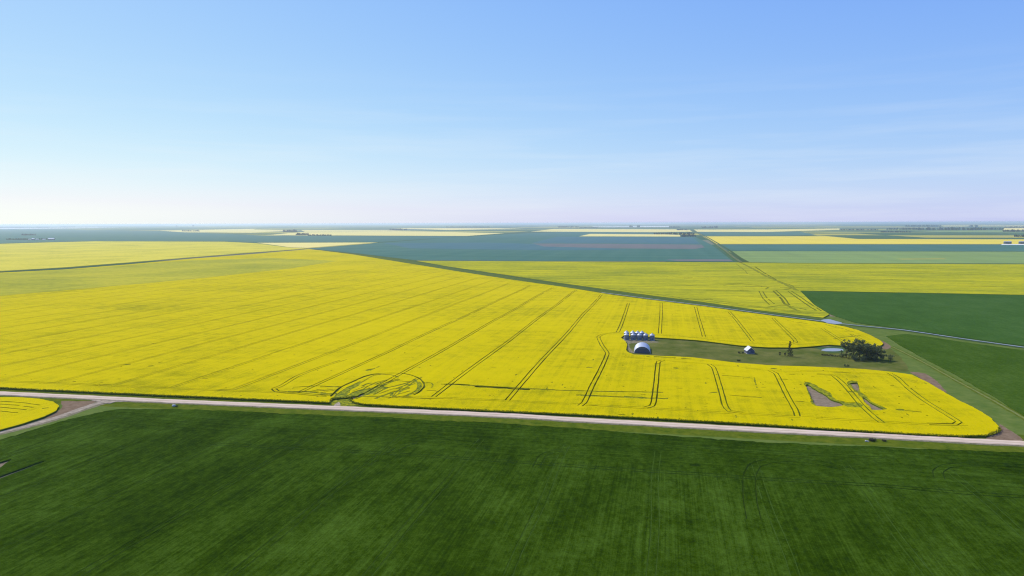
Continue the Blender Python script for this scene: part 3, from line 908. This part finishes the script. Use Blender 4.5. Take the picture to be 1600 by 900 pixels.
ff("canola_field", [(250, 360.4), (400, 357.4), (395, 359), (470, 360), (395, 363.4), (290, 363)], FYEL2, 1.2)
ff("stubble_field", [(-300, 358.6), (0, 356.6), (190, 355.2), (120, 356.6), (0, 357.8), (-300, 360.5)], PALE, 1.2)
ff("canola_field", [(1470, 352.6), (1600, 352.4), (1950, 352.9), (1950, 353.9), (1600, 353.6), (1476, 353.8)], FYEL2, 1.2)
ff("canola_field", [(1568, 356.4), (1600, 356), (1950, 357), (1950, 360), (1600, 359.8), (1567, 359.8)], FYEL2, 1.2)
ff("stubble_field", [(925, 354), (1045, 353.3), (1045, 354.6), (930, 355)], PALE, 1.2)
ff("green_field", [(1420, 360.8), (1567, 359.6), (1600, 360.4), (1950, 362), (1950, 365), (1475, 362.6)], LGREEN, .7)
# the section road on the right, raised a metre above the fields
sect = GG([(1158, 410), (1146, 402), (1134, 392), (1120, 382.6), (1106, 373.5), (1096, 367.5), (1087, 363), (1078, 359)])
ribbon("section_road", spline(sect, 60), 8, 1.25, None, 1.2, [far_mat("road_grass", (.10, .13, .05), (.17, .18, .08)), M_GRASS_DARK], .1)
sect2 = [(x + 15, y) for x, y in sect]
ribbon("section_road_ditch", spline(sect2, 60), 9, 1.1, M_GRASS_DARK)

# ------------------------------------------------------------------ buildings
def lathe(profile, n, z0=0.0, flute=0.0, cap=True):
    v, f = [], []
    m = len(profile)
    for j, (r, z) in enumerate(profile):
        for i in range(n):
            a = 2 * math.pi * i / n
            v.append((r * math.cos(a), r * math.sin(a), z + z0))
    for j in range(m - 1):
        for i in range(n):
            k = (i + 1) % n
            f.append((j * n + i, j * n + k, (j + 1) * n + k, (j + 1) * n + i))
    if cap:
        f.append(tuple(range((m - 1) * n, m * n)))
        f.append(tuple(range(n))[::-1])
    return v, f
def join(*parts):
    V, F = [], []
    for v, f in parts:
        o = len(V)
        V += list(v)
        F += [tuple(i + o for i in q) for q in f]
    return V, F
def xf(vf, loc=(0, 0, 0), rz=0.0):
    c, s = math.cos(rz), math.sin(rz)
    return [(x * c - y * s + loc[0], x * s + y * c + loc[1], z + loc[2]) for x, y, z in vf[0]], vf[1]
def box(cx, cy, cz, sx, sy, sz):
    return box_verts(cx - sx / 2, cx + sx / 2, cy - sy / 2, cy + sy / 2, cz - sz / 2, cz + sz / 2)

def make_bin():
    root = empty("grain_bin", (0, 0, 0))
    prof = []
    rings = 10
    hw = 4.1
    for j in range(rings):                      # corrugated wall rings
        z = .25 + hw * j / rings
        prof += [(2.12, z), (2.17, z + hw / rings * .5)]
    prof.append((2.12, .25 + hw))
    mesh_obj("wall", *lathe(prof, 32), M_STEEL, root, smooth=False)
    mesh_obj("base", *lathe([(2.5, .0), (2.5, .25)], 32), M_CONC, root)
    rv, rf = lathe([(2.32, 4.30), (2.30, 4.38), (.42, 5.75), (.40, 5.80)], 24)
    ribs = []
    for k in range(12):
        a = 2 * math.pi * k / 12
        ca, sa = math.cos(a), math.sin(a)
        p, q = (2.28, 4.41), (.44, 5.78)
        tx, ty = -sa * .04, ca * .04
        v = [(p[0]*ca - tx, p[0]*sa - ty, p[1]), (p[0]*ca + tx, p[0]*sa + ty, p[1]), (q[0]*ca + tx, q[0]*sa + ty, q[1]), (q[0]*ca - tx, q[0]*sa - ty, q[1])]
        v += [(x, y, z + .07) for x, y, z in v]
        ribs.append((v, [(4, 5, 6, 7), (0, 1, 5, 4), (2, 3, 7, 6), (1, 2, 6, 5), (3, 0, 4, 7)]))
    roof = mesh_obj("roof", *join((rv, rf), *ribs), M_ROOF, root)
    mesh_obj("roof_cap", *lathe([(.50, 5.78), (.52, 6.0), (.30, 6.14), (.05, 6.18)], 16), M_ROOF, roof)
    mesh_obj("door", *box(0, -2.17, 1.15, .75, .12, 1.5), M_DOOR, root)
    lad = [box(x, -.0, 2.4, .05, .05, 4.2) for x in (-.2, .2)] + [box(0, 0, .6 + .35 * i, .4, .04, .04) for i in range(11)]
    lv, lf = join(*lad)
    lv, lf = xf((lv, lf), (2.36, 0, 0), 0)
    lv, lf = xf((lv, lf), (0, 0, 0), R(-60))
    mesh_obj("ladder", lv, lf, M_STEEL, root)
    return root
def copy_tree(o, parent=None):
    c = o.copy()
    COL.objects.link(c)
    if parent: c.parent = parent
    for ch in list(o.children): copy_tree(ch, c)
    return c
bin0 = make_bin()
labels = ["galvanised grain bin at the west end of the front row, behind the arched shed",
          "galvanised grain bin second from the west end of the front row",
          "galvanised grain bin in the middle of the front row of five",
          "galvanised grain bin second from the east end of the front row",
          "galvanised grain bin at the east end of the front row, beside open grass",
          "grain bin in the back row behind the westernmost front bin",
          "grain bin in the back row showing behind the second front bin",
          "grain bin in the back row peeking between the second and middle front bins",
          "grain bin in the back row peeking out beside the middle front bin's peak"]
spots = [(979, 531), (989.6, 531.1), (999.2, 531.3), (1008.8, 531.5), (1018.8, 531.7), (978.8, 527.6), (988.6, 527.8), (996.2, 528.0), (1003.0, 528.2)]
for i, (px, py) in enumerate(spots):
    o = bin0 if i == 0 else copy_tree(bin0)
    x, y = G(px, py)
    o.location = (x, y, .1)
    o.scale = (1, 1, 1) if i < 5 else (1, 1, 1.03)
    tag(o, labels[i], "grain bin", "galvanised grain bins in the farmyard")

def arched_shed():
    x, y = G(1003.3, 552.3)
    root = empty("arched_shed", (x, y, .08), -math.atan2(x, y))
    tag(root, "corrugated steel arched shed with a shaded end wall in the farmyard", "shed")
    r, hh, L = 6.05, 5.2, 20.0
    n, m = 28, 40
    V, F = [], []
    for j in range(m + 1):
        yy = L * j / m
        k = .05 * (1 if j % 2 else -1)
        for i in range(n + 1):
            a = math.pi * i / n
            V.append(((r + k) * math.cos(a), yy, (hh + k) * math.sin(a)))
    for j in range(m):
        for i in range(n):
            a = j * (n + 1) + i
            F.append((a, a + 1, a + n + 2, a + n + 1))
    mesh_obj("roof", V, F, M_ROOF, root)
    def end(yy, flip):
        v = [((r - .12) * math.cos(math.pi * i / n), yy, (hh - .12) * math.sin(math.pi * i / n)) for i in range(n + 1)]
        f = tuple(range(n + 1))
        return v, [f[::-1] if flip else f]
    wall = mesh_obj("end_wall", *end(.35, False), M_BOARD_DARK, root)
    mesh_obj("end_wall", *end(L - .35, True), M_BOARD_DARK, root)
    for s in (-1, 1):
        d = mesh_obj("door", *box(s * 1.55, .27, 1.75, 3.0, .12, 3.5), M_DOOR, root)
    mesh_obj("door_track", *box(0, .25, 3.6, 8.4, .14, .14), M_STEEL, root)
    mesh_obj("foundation", *join(box(-r, L / 2, .12, .5, L, .5), box(r, L / 2, .12, .5, L, .5)), M_CONC, root)
M_BOARD_DARK = metal_mat("shaded_sheet_steel", (.07, .09, .12), (.11, .135, .165), .6, .2)  # shadow on the camera-facing end wall is painted into this dark colour
arched_shed()

def farmhouse():
    x, y = G(1173.2, 553.2)
    root = empty("farmhouse", (x, y, .08), R(-1.0))
    tag(root, "small weathered gabled house with a pale roof, alone in the yard", "house")
    w2, L, hw, hp = 2.75, 7.0, 2.4, 4.9
    v = [(-w2, 0, 0), (w2, 0, 0), (w2, 0, hw), (0, 0, hp), (-w2, 0, hw), (-w2, L, 0), (w2, L, 0), (w2, L, hw), (0, L, hp), (-w2, L, hw)]
    f = [(0, 1, 2, 3, 4), (6, 5, 9, 8, 7), (5, 0, 4, 9), (1, 6, 7, 2)]
    mesh_obj("wall", v, f, M_BOARD, root)
    sl = math.atan2(hp - hw, w2)
    parts = []
    for s in (-1, 1):
        ln = math.hypot(w2, hp - hw) + .45
        d = Vector((s * math.cos(sl), 0, -math.sin(sl)))
        nrm = Vector((s * math.sin(sl), 0, math.cos(sl)))
        top = Vector((0, -.35, hp + .06))
        pts = [top, top + d * ln, top + d * ln + Vector((0, L + .7, 0)), top + Vector((0, L + .7, 0))]
        vv = [tuple(p) for p in pts] + [tuple(p + nrm * .14) for p in pts]
        parts.append((vv, [(0, 1, 2, 3), (7, 6, 5, 4), (0, 4, 5, 1), (1, 5, 6, 2), (2, 6, 7, 3), (3, 7, 4, 0)]))
    roof = mesh_obj("roof", *join(*parts), M_ROOFING, root)
    mesh_obj("ridge_cap", *box(0, L / 2, hp + .24, .34, L + .7, .08), M_ROOFING, roof)
    mesh_obj("door", *box(.9, -.04, 1.05, .95, .10, 2.1), M_DOOR, root)
    fr = mesh_obj("window", *box(-1.1, -.04, 1.45, 1.0, .10, 1.1), M_WHITE, root)
    mesh_obj("pane", *box(-1.1, -.08, 1.45, .8, .06, .9), M_DOOR, fr)
    mesh_obj("foundation", *box(0, L / 2, .06, 2 * w2 + .2, L + .2, .3), M_CONC, root)
farmhouse()

# ------------------------------------------------------------------ trees
def tube(path, radii, n=7):
    v, f = [], []
    for j, (p, r) in enumerate(zip(path, radii)):
        for i in range(n):
            a = 2 * math.pi * i / n
            v.append((p[0] + r * math.cos(a), p[1] + r * math.sin(a), p[2]))
    for j in range(len(path) - 1):
        for i in range(n):
            k = (i + 1) % n
            f.append((j * n + i, j * n + k, (j + 1) * n + k, (j + 1) * n + i))
    return v, f
def leaves(centers, radii, count, size, squash=.9):
    """Small leaf sprays spread through uneven clumps; denser to the outside."""
    c = np.array(centers); r = np.array(radii)
    pw = r ** 2.2
    idx = rng.choice(len(c), count, p=pw / pw.sum())
    d = rng.normal(size=(count, 3))
    d /= np.linalg.norm(d, axis=1)[:, None]
    rad = rng.random(count) ** .42
    p = c[idx] + d * (r[idx] * rad)[:, None] * np.array([1, 1, squash])
    s = size * rng.uniform(.5, 1.3, count)
    a = rng.normal(size=(count, 3)); a /= np.linalg.norm(a, axis=1)[:, None]
    b = np.cross(a, rng.normal(size=(count, 3))); b /= np.linalg.norm(b, axis=1)[:, None]
    q = np.stack([p - a * s[:, None], p + b * s[:, None] * .45, p + a * s[:, None], p - b * s[:, None] * .45], 1)
    q[:, :, 2] = np.maximum(q[:, :, 2], .05)
    V = q.reshape(-1, 3)
    F = np.arange(count * 4).reshape(-1, 4)
    return V.tolist(), F.tolist()
def broad_tree(px, py, h, wid, label, n=2600, mat=None, group=None, name="broadleaf_tree", low=.18):
    x, y = G(px, py)
    root = empty(name, (x, y, .08), random.uniform(0, 6))
    tag(root, label, "tree", group)
    lean = (random.uniform(-.4, .4), random.uniform(-.4, .4))
    tr = [(lean[0] * t, lean[1] * t, h * .62 * t) for t in np.linspace(0, 1, 7)]
    mesh_obj("trunk", *tube(tr, [h * .022 * (1.25 - t) for t in np.linspace(0, 1, 7)], 9), M_BARK, root, smooth=True)
    cs, rs = [], []
    nl = 9
    for k in range(nl):
        z0 = h * random.uniform(.14, .5)
        a = k * 2.4 + random.uniform(-.4, .4)
        L = wid * .5 * random.uniform(.55, .95)
        z1 = z0 + h * random.uniform(.14, .42)
        e = (L * math.cos(a), L * math.sin(a), min(z1, h * .86))
        t0 = tr[min(6, int(z0 / (h * .62) * 6))]
        path = [(t0[0] + (e[0] - t0[0]) * t, t0[1] + (e[1] - t0[1]) * t, z0 + (e[2] - z0) * t ** .8) for t in np.linspace(0, 1, 5)]
        mesh_obj("limb", *tube(path, [h * .010 * (1.2 - t) for t in np.linspace(0, 1, 5)], 6), M_BARK, root, smooth=True)
        for t in (.5, .75, 1.0):
            q = path[int(t * 4)]
            cs.append((q[0] + random.gauss(0, .4), q[1] + random.gauss(0, .4), q[2] + random.uniform(0, .6)))
            rs.append(wid * random.uniform(.07, .13))
    for k in range(7):
        a = random.uniform(0, 6.28)
        L = wid * random.uniform(.04, .34)
        z = h * random.uniform(.55, .95) * (1 - .25 * L / wid)
        cs.append((L * math.cos(a), L * math.sin(a), z)); rs.append(min(wid * random.uniform(.08, .14), h - z + .8))
    for k in range(11):
        a = k * 2.4 + random.uniform(-.4, .4)
        L = wid * random.uniform(.12, .44)
        z = h * random.uniform(.08, .42)
        cs.append((L * math.cos(a), L * math.sin(a), z)); rs.append(wid * random.uniform(.08, .13))
    mesh_obj("crown", *leaves(cs, rs, int(n * .8), .50), mat or M_LEAF, root)
    return root
TG = "broadleaf trees clumped beside the pond"
for a in [(1322, 559, 14.0, 10.5, "tall loose-crowned tree at the pond end of the clump", 2600),
          (1333, 561.5, 15.6, 12.0, "tallest dark tree of the clump beside the pond", 3200),
          (1343, 559, 15.0, 12.0, "dark round tree behind the middle of the clump", 3000),
          (1353, 562, 14.2, 13.0, "broad dark tree in the middle of the clump above the long shadow", 3200),
          (1362, 561.0, 11.6, 12.0, "lower rounded tree between the broad tree and the clump's east end", 2800),
          (1371, 563.0, 10.4, 11.0, "bushy tree at the east end of the clump beside open grass", 2600)]:
    broad_tree(*a[:5], n=a[5], group=TG)
def shrub(px, py, h, wid, label, n=420, mat=None, group=None, name="shrub"):
    x, y = G(px, py)
    root = empty(name, (x, y, .08), random.uniform(0, 6))
    tag(root, label, "shrub", group)
    stems = []
    cs, rs = [], []
    for k in range(6):
        a = k * 1.05 + random.uniform(-.3, .3)
        L = wid * .32 * random.uniform(.5, 1)
        e = (L * math.cos(a), L * math.sin(a), h * random.uniform(.5, .85))
        stems.append(tube([(0, 0, 0), (e[0] * .4, e[1] * .4, e[2] * .55), e], [.07, .05, .02], 5))
        cs.append((e[0], e[1], e[2] * .95)); rs.append(min(wid * random.uniform(.18, .28), h * .42))
        cs.append((e[0] * .9, e[1] * .9, h * .32)); rs.append(min(wid * .2, h * .3))
    mesh_obj("stem", *join(*stems), M_BARK, root)
    mesh_obj("foliage", *leaves(cs, rs, n, .26), mat or M_LEAF2, root)
    return root
shrub(1391.5, 564.5, 5.6, 4.6, "single round shrub standing alone east of the tree clump", 700, M_LEAF)
shrub(1336, 564.5, 4.4, 5.6, "pale willow shrub under the tallest tree of the clump", 650, group="willow shrubs at the foot of the trees")
shrub(1347, 565, 4.6, 5.8, "dark green willow shrub under the middle of the clump", 650, M_LEAF, "willow shrubs at the foot of the trees")
shrub(1368, 565, 4.0, 5.0, "willow shrub at the shaded east foot of the clump", 550, group="willow shrubs at the foot of the trees")
for i, (px, py, h, wd, lb) in enumerate([(1287, 555.6, 1.1, 6.5, "low dark brush at the west end of the brush line below the pond"), (1296, 556.4, 1.3, 7.0, "low dark brush clump directly below the pond"),
                                         (1305, 557.2, 1.0, 6.8, "third low brush clump from the west, below the pond's east end"), (1314, 557.8, 1.4, 6.8, "low brush clump at the foot of the loose-crowned tree")]):
    shrub(px, py, h, wd, lb, 330, M_TWIG, "low brush below the pond")
shrub(1155, 552.4, 1.7, 2.2, "low weathered shrub furthest from the small house's wall", 200, M_TWIG, "shrubs beside the small house")
shrub(1160.5, 552.6, 2.0, 2.2, "low shrub close to the small house's west wall", 220, M_LEAF, "shrubs beside the small house")
shrub(1218.5, 556.3, 3.6, 1.8, "thin upright shrub further from the lone conifer", 200, M_TWIG, "thin shrubs beside the lone conifer")
shrub(1226.5, 556.8, 3.4, 1.7, "thin upright shrub close to the lone conifer's trunk", 200, M_NEEDLE, "thin shrubs beside the lone conifer")
shrub(1154, 564.4, 1.0, 5.5, "low weedy mound against the canola edge south of the house", 300, M_LEAF2, "weedy mounds along the yard edge")
shrub(1322, 572.5, 1.2, 6.0, "low weedy mound against the canola edge south of the tree clump", 300, M_LEAF2, "weedy mounds along the yard edge")

def conifer(px, py, h, label):
    x, y = G(px, py)
    root = empty("spruce_tree", (x, y, .08), .4)
    tag(root, label, "tree")
    mesh_obj("trunk", *tube([(0, 0, 0), (.05, 0, h * .5), (0, .05, h)], [.22, .14, .03], 8), M_BARK, root, smooth=True)
    V, F = [], []
    z = 1.0
    limbs = []
    cs = []
    while z < h - .3:
        t = z / h
        Lr = 3.0 * (1 - t) ** .8 + .25
        for k in range(6):
            if random.random() < .2: continue
            a = random.uniform(0, 6.28)
            L = Lr * random.uniform(.55, 1.05)
            e = (L * math.cos(a), L * math.sin(a), z - .16 * L + .1)
            limbs.append(tube([(0, 0, z), (e[0] * .5, e[1] * .5, z + (e[2] - z) * .3), e], [.06, .04, .015], 4))
            m = int(8 + 10 * L)
            for j in range(m):
                s = random.uniform(.25, 1.0)
                cs.append((e[0] * s, e[1] * s, z + (e[2] - z) * s))
        z += h * .045
    tag(mesh_obj("limb", *join(*limbs), M_BARK, root), kind="stuff")
    mesh_obj("crown", *leaves(cs, [.28] * len(cs), 2200, .24), M_NEEDLE, root)
conifer(1234, 557.2, 12.2, "lone sparse dark spruce between the small house and the pond")

# ------------------------------------------------------------------ roadside bits
def boulder(px, py, r, label, group=None, seed=1):
    x, y = G(px, py)
    rr = random.Random(seed)
    V, F = [], []
    nu, nv = 12, 7
    for j in range(nv + 1):
        th = math.pi * j / nv
        for i in range(nu):
            ph = 2 * math.pi * i / nu
            k = r * (1 + .14 * math.sin(3 * ph + seed) * math.sin(th) + rr.uniform(-.10, .10))
            V.append((k * 1.2 * math.sin(th) * math.cos(ph), k * .9 * math.sin(th) * math.sin(ph), max(-.1, k * .75 * math.cos(th) + r * .45)))
    for j in range(nv):
        for i in range(nu):
            k = (i + 1) % nu
            F.append((j * nu + i, (j + 1) * nu + i, (j + 1) * nu + k, j * nu + k))
    o = mesh_obj("boulder", V, F, M_STONE, smooth=True)
    o.location = (x, y, .08)
    tag(o, label, "boulder", group)
boulder(271.5, 635.3, .95, "pale boulder alone on the verge below the road near the junction")
shrub(276, 636, .9, 1.6, "small grey-green weed clump beside the pale roadside boulder", 120, M_LEAF2, name="weed_clump")
G2 = "stones on the verge below the road"
boulder(1353.5, 690.2, .55, "pale stone at the west end of the dark brush pile on the verge", G2, 3)
boulder(1356.5, 690.6, .40, "smaller stone against the dark brush pile on the verge", G2, 5)
shrub(1362, 689.6, 1.3, 3.0, "dark brush pile on the verge below the road at the right", 420, M_TWIG, name="brush_pile")
shrub(1367, 689.0, .9, 1.6, "small dark bush at the east end of the brush pile", 160, M_LEAF, name="weed_clump")
shrub(1381, 689.8, .8, 2.6, "dry grey tumbleweed clump east of the brush pile", 160, M_TWIG, name="weed_clump")

# tall clumps that break the straight edge of the canola along the road
def fringe(name, path, n, hmin, hmax, mat, label, z=ZC, spread=.5):
    P = np.array(path)
    i = rng.integers(0, len(P) - 1, n)
    t = rng.random(n)[:, None]
    c = P[i] * (1 - t) + P[i + 1] * t + rng.normal(0, spread, (n, 2))
    V, F = [], []
    for (x, y) in c:
        a = random.uniform(0, 6.28)
        hh = random.uniform(hmin, hmax)
        wd = random.uniform(.14, .34)
        dx, dy = wd * math.cos(a), wd * math.sin(a)
        zb = z - hh * .6
        zt = z + hh * .4
        k = len(V)
        lx, ly = random.gauss(0, .12), random.gauss(0, .12)
        V += [(x - dx, y - dy, zb), (x + dx, y + dy, zb), (x + dx * .7 + lx, y + dy * .7 + ly, zt), (x - dx * .7 + lx, y - dy * .7 + ly, zt)]
        F.append((k, k + 1, k + 2, k + 3))
    o = mesh_obj(name, V, F, mat)
    tag(o, label, kind='stuff')
fr = [p for p in GG(main_px[1:22], ZC)]
fringe("canola_edge_plants", [q for q in densify(fr, 3, False) if 1], 5200, .3, .8, M_STEM, "ragged flowering plants along the roadside edge of the canola")

# ------------------------------------------------------------------ far farmsteads, shelterbelts, bins
def belt(name, x0, x1, py, rows_px, h, label, gap=.0, depth=40, n=None, mat=None):
    """A far shelterbelt: many small crowns in one mass."""
    a, b = Vector(G(x0, py)), Vector(G(x1, py))
    L = (b - a).length
    k = int(max(6, L / (h * .36)))
    cs, rs = [], []
    for i in range(k):
        t = (i + random.uniform(-.4, .4)) / k
        if gap and random.random() < gap: continue
        p = a.lerp(b, min(max(t, 0), 1))
        hh = h * random.uniform(.7, 1.25)
        dd = random.uniform(-depth, depth) / 2
        for s in (.22, .45, .72):
            cs.append((p.x + random.gauss(0, h * .1), p.y + dd, hh * s)); rs.append(hh * .40)
    if not cs: return
    V, F = leaves(cs, rs, len(cs) * 24, h * .20, 1.0)
    o = mesh_obj(name, V, F, mat or M_FARTREE)
    tag(o, label, kind='stuff')
belt("shelterbelt", 1022, 1050, 366.3, 2, 11, "dark far shelterbelt west of the grove at the section road", .1)
belt("far_grove", 1046, 1084, 366.5, 2, 15, "dark far grove beside the section road", .12, 200)
belt("far_grove", 1062, 1089, 369.8, 3, 13, "near part of the dark grove beside the section road", .1, 160)
belt("shelterbelt", 1058, 1076, 359.6, 2, 16, "far shelterbelt beyond the grove", .1)
belt("shelterbelt", 872, 905, 355.5, 2, 26, "hazy far shelterbelt above pale canola", .1)
belt("shelterbelt", 905, 935, 356.2, 2, 14, "thin hazy far shelterbelt", .2)
belt("shelterbelt", 444, 465, 363.0, 3, 26, "far farmstead trees left of the long pale canola", .1)
belt("shelterbelt", 463, 482, 367.4, 2, 18, "far bluish trees below the long pale canola", .1)
belt("shelterbelt", 481, 519, 368.2, 1, 9, "thin far tree row below the long pale canola", .1)
belt("shelterbelt", 610, 636, 360.0, 2, 22, "hazy far farmstead trees beyond the canola", .15)
belt("shelterbelt", 697, 765, 355.6, 1.5, 22, "hazy far tree row near the horizon", .2)
belt("shelterbelt", 285, 312, 361.6, 1, 14, "thin far tree row over pale canola at the left", .1)
belt("shelterbelt", 33, 56, 367.8, 1.5, 13, "far tree row behind the white farm buildings at the left", .15)
belt("shelterbelt", 12, 46, 374.6, 1.2, 8, "low far tree row beside the white farm buildings at the left", .2)
belt("shelterbelt", 58, 75, 374.2, 1, 6, "low trees between the far white farm buildings", .2)
belt("shelterbelt", 0, 37, 355.6, 1, 22, "hazy tree row near the left horizon", .2)
belt("shelterbelt", 58, 76, 355.4, 1, 20, "second hazy tree row near the left horizon", .2)
belt("shelterbelt", 95, 118, 355.0, 1, 20, "third hazy tree row near the left horizon", .2)
belt("shelterbelt", 1313, 1372, 359.8, 1.2, 13, "far tree row on olive land at the right", .15)
belt("shelterbelt", 1376, 1423, 363.0, 1.5, 11, "dark far tree row on olive land at the right", .05)
belt("shelterbelt", 1386, 1436, 358.8, 2, 20, "far tree row west of the long dark belt", .15)
belt("shelterbelt", 1436, 1540, 359.4, 2.6, 26, "long dark far shelterbelt at the right", .05, 120)
belt("shelterbelt", 1540, 1568, 358.6, 2, 20, "far trees at the east end of the long belt", .15)
belt("shelterbelt", 1414, 1470, 354.2, 1, 30, "hazy tree row on the right horizon", .2)
belt("shelterbelt", 1515, 1528, 354.2, 1, 30, "short hazy tree row on the right horizon", .2)
belt("shelterbelt", 1568, 1640, 362.2, 2, 18, "far tree row at the right edge of the pale canola", .1)
belt("shelterbelt", 1570, 1640, 356.2, 1, 22, "hazy tree row above the pale canola at the right", .15)
belt("shelterbelt", 1588, 1640, 370.2, 2.5, 13, "dark grove behind the far white bins", .05, 80)
belt("shelterbelt", 1097, 1122, 356.3, 1, 28, "hazy far trees beyond the section road", .1)
belt("shelterbelt", 1046, 1063, 355.8, 1, 22, "hazy far trees behind the grove", .1)
belt("shelterbelt", 984, 988, 355.0, 2, 36, "small hazy far tree clump over pale stubble", 0)
belt("shelterbelt", 996, 1000, 355.0, 2, 36, "second small hazy far tree clump over pale stubble", 0)

def far_bin_proto():
    root = empty("storage_bin", (0, 0, 0))
    mesh_obj("wall", *lathe([(4.4, 0), (4.4, 10.5)], 24), M_STEEL, root)
    mesh_obj("roof", *lathe([(4.6, 10.5), (.5, 13.0), (.4, 13.4)], 24), M_ROOF, root)
    return root
fb = far_bin_proto()
k = 0
for grp, xs in (("west", (1569.5, 1572.6, 1575.7, 1578.8)), ("east", (1593.0, 1596.0, 1599.0, 1602.0))):
    for i, px in enumerate(xs):
        o = fb if k == 0 else copy_tree(fb)
        x, y = G(px, 381.4)
        o.location = (x, y, .5)
        tag(o, f"{('first', 'second', 'third', 'fourth')[i]} far pale bin from the west in the {grp} cluster by yellow canola", "grain bin", "far pale storage bins at the right edge")
        k += 1
slab("bin_yard", GG([(1566, 381.2), (1700, 382.2), (1700, 383.2), (1564, 382.5)], 1.2), 1.2, PALE)

def far_shed(px, py, wx, dy, h, label):
    x, y = G(px, py)
    root = empty("farm_shed", (x, y, .3), R(4))
    tag(root, label, "shed", "far white farm buildings at the left")
    mesh_obj("wall", *box(0, 0, h * .3, wx, dy, h * .6), M_BOARD, root)
    a, b = wx / 2 + .6, dy / 2 + .6
    v = [(-a, -b, h * .58), (a, -b, h * .58), (a, b, h * .58), (-a, b, h * .58), (-a, 0, h), (a, 0, h)]
    mesh_obj("roof", v, [(0, 1, 5, 4), (2, 3, 4, 5), (0, 4, 3), (1, 2, 5), (0, 3, 2, 1)], M_WHITE, root)
far_shed(80.5, 374.8, 34, 18, 11.5, "long white-roofed far shed at the east end of the left farmstead")
far_shed(52, 374.8, 14, 12, 11, "white-roofed far barn in the middle of the left farmstead")
far_shed(46.5, 375.0, 14, 10, 6.5, "low white far shed at the west end of the left farmstead")
far_shed(58.5, 375.0, 14, 10, 7, "low white far shed east of the left farmstead's barn")
far_shed(69, 375.0, 16, 10, 6.5, "low pale far shed beside the long white-roofed shed")

def elevator(px, py, h, label):
    x, y = G(px, py)
    root = empty("grain_elevator", (x, y, 0), R(8))
    tag(root, label, "grain elevator", "grain elevators on the left horizon")
    mesh_obj("wall", *box(0, 0, h * .36, 60, 40, h * .72), M_BOARD, root)
    a = 30
    v = [(-a, -20, h * .72), (a, -20, h * .72), (a, 20, h * .72), (-a, 20, h * .72), (-14, -12, h * .84), (14, -12, h * .84), (14, 12, h * .84), (-14, 12, h * .84)]
    mesh_obj("roof", v, [(0, 1, 5, 4), (1, 2, 6, 5), (2, 3, 7, 6), (3, 0, 4, 7), (4, 5, 6, 7)], M_BOARD, root)
    mesh_obj("headhouse", *box(0, 0, h * .92, 24, 20, h * .16), M_BOARD, root)
elevator(302, 354.2, 62, "taller hazy grain elevator on the horizon at the left")
elevator(276, 354.2, 46, "shorter hazy grain elevator on the horizon at the left")
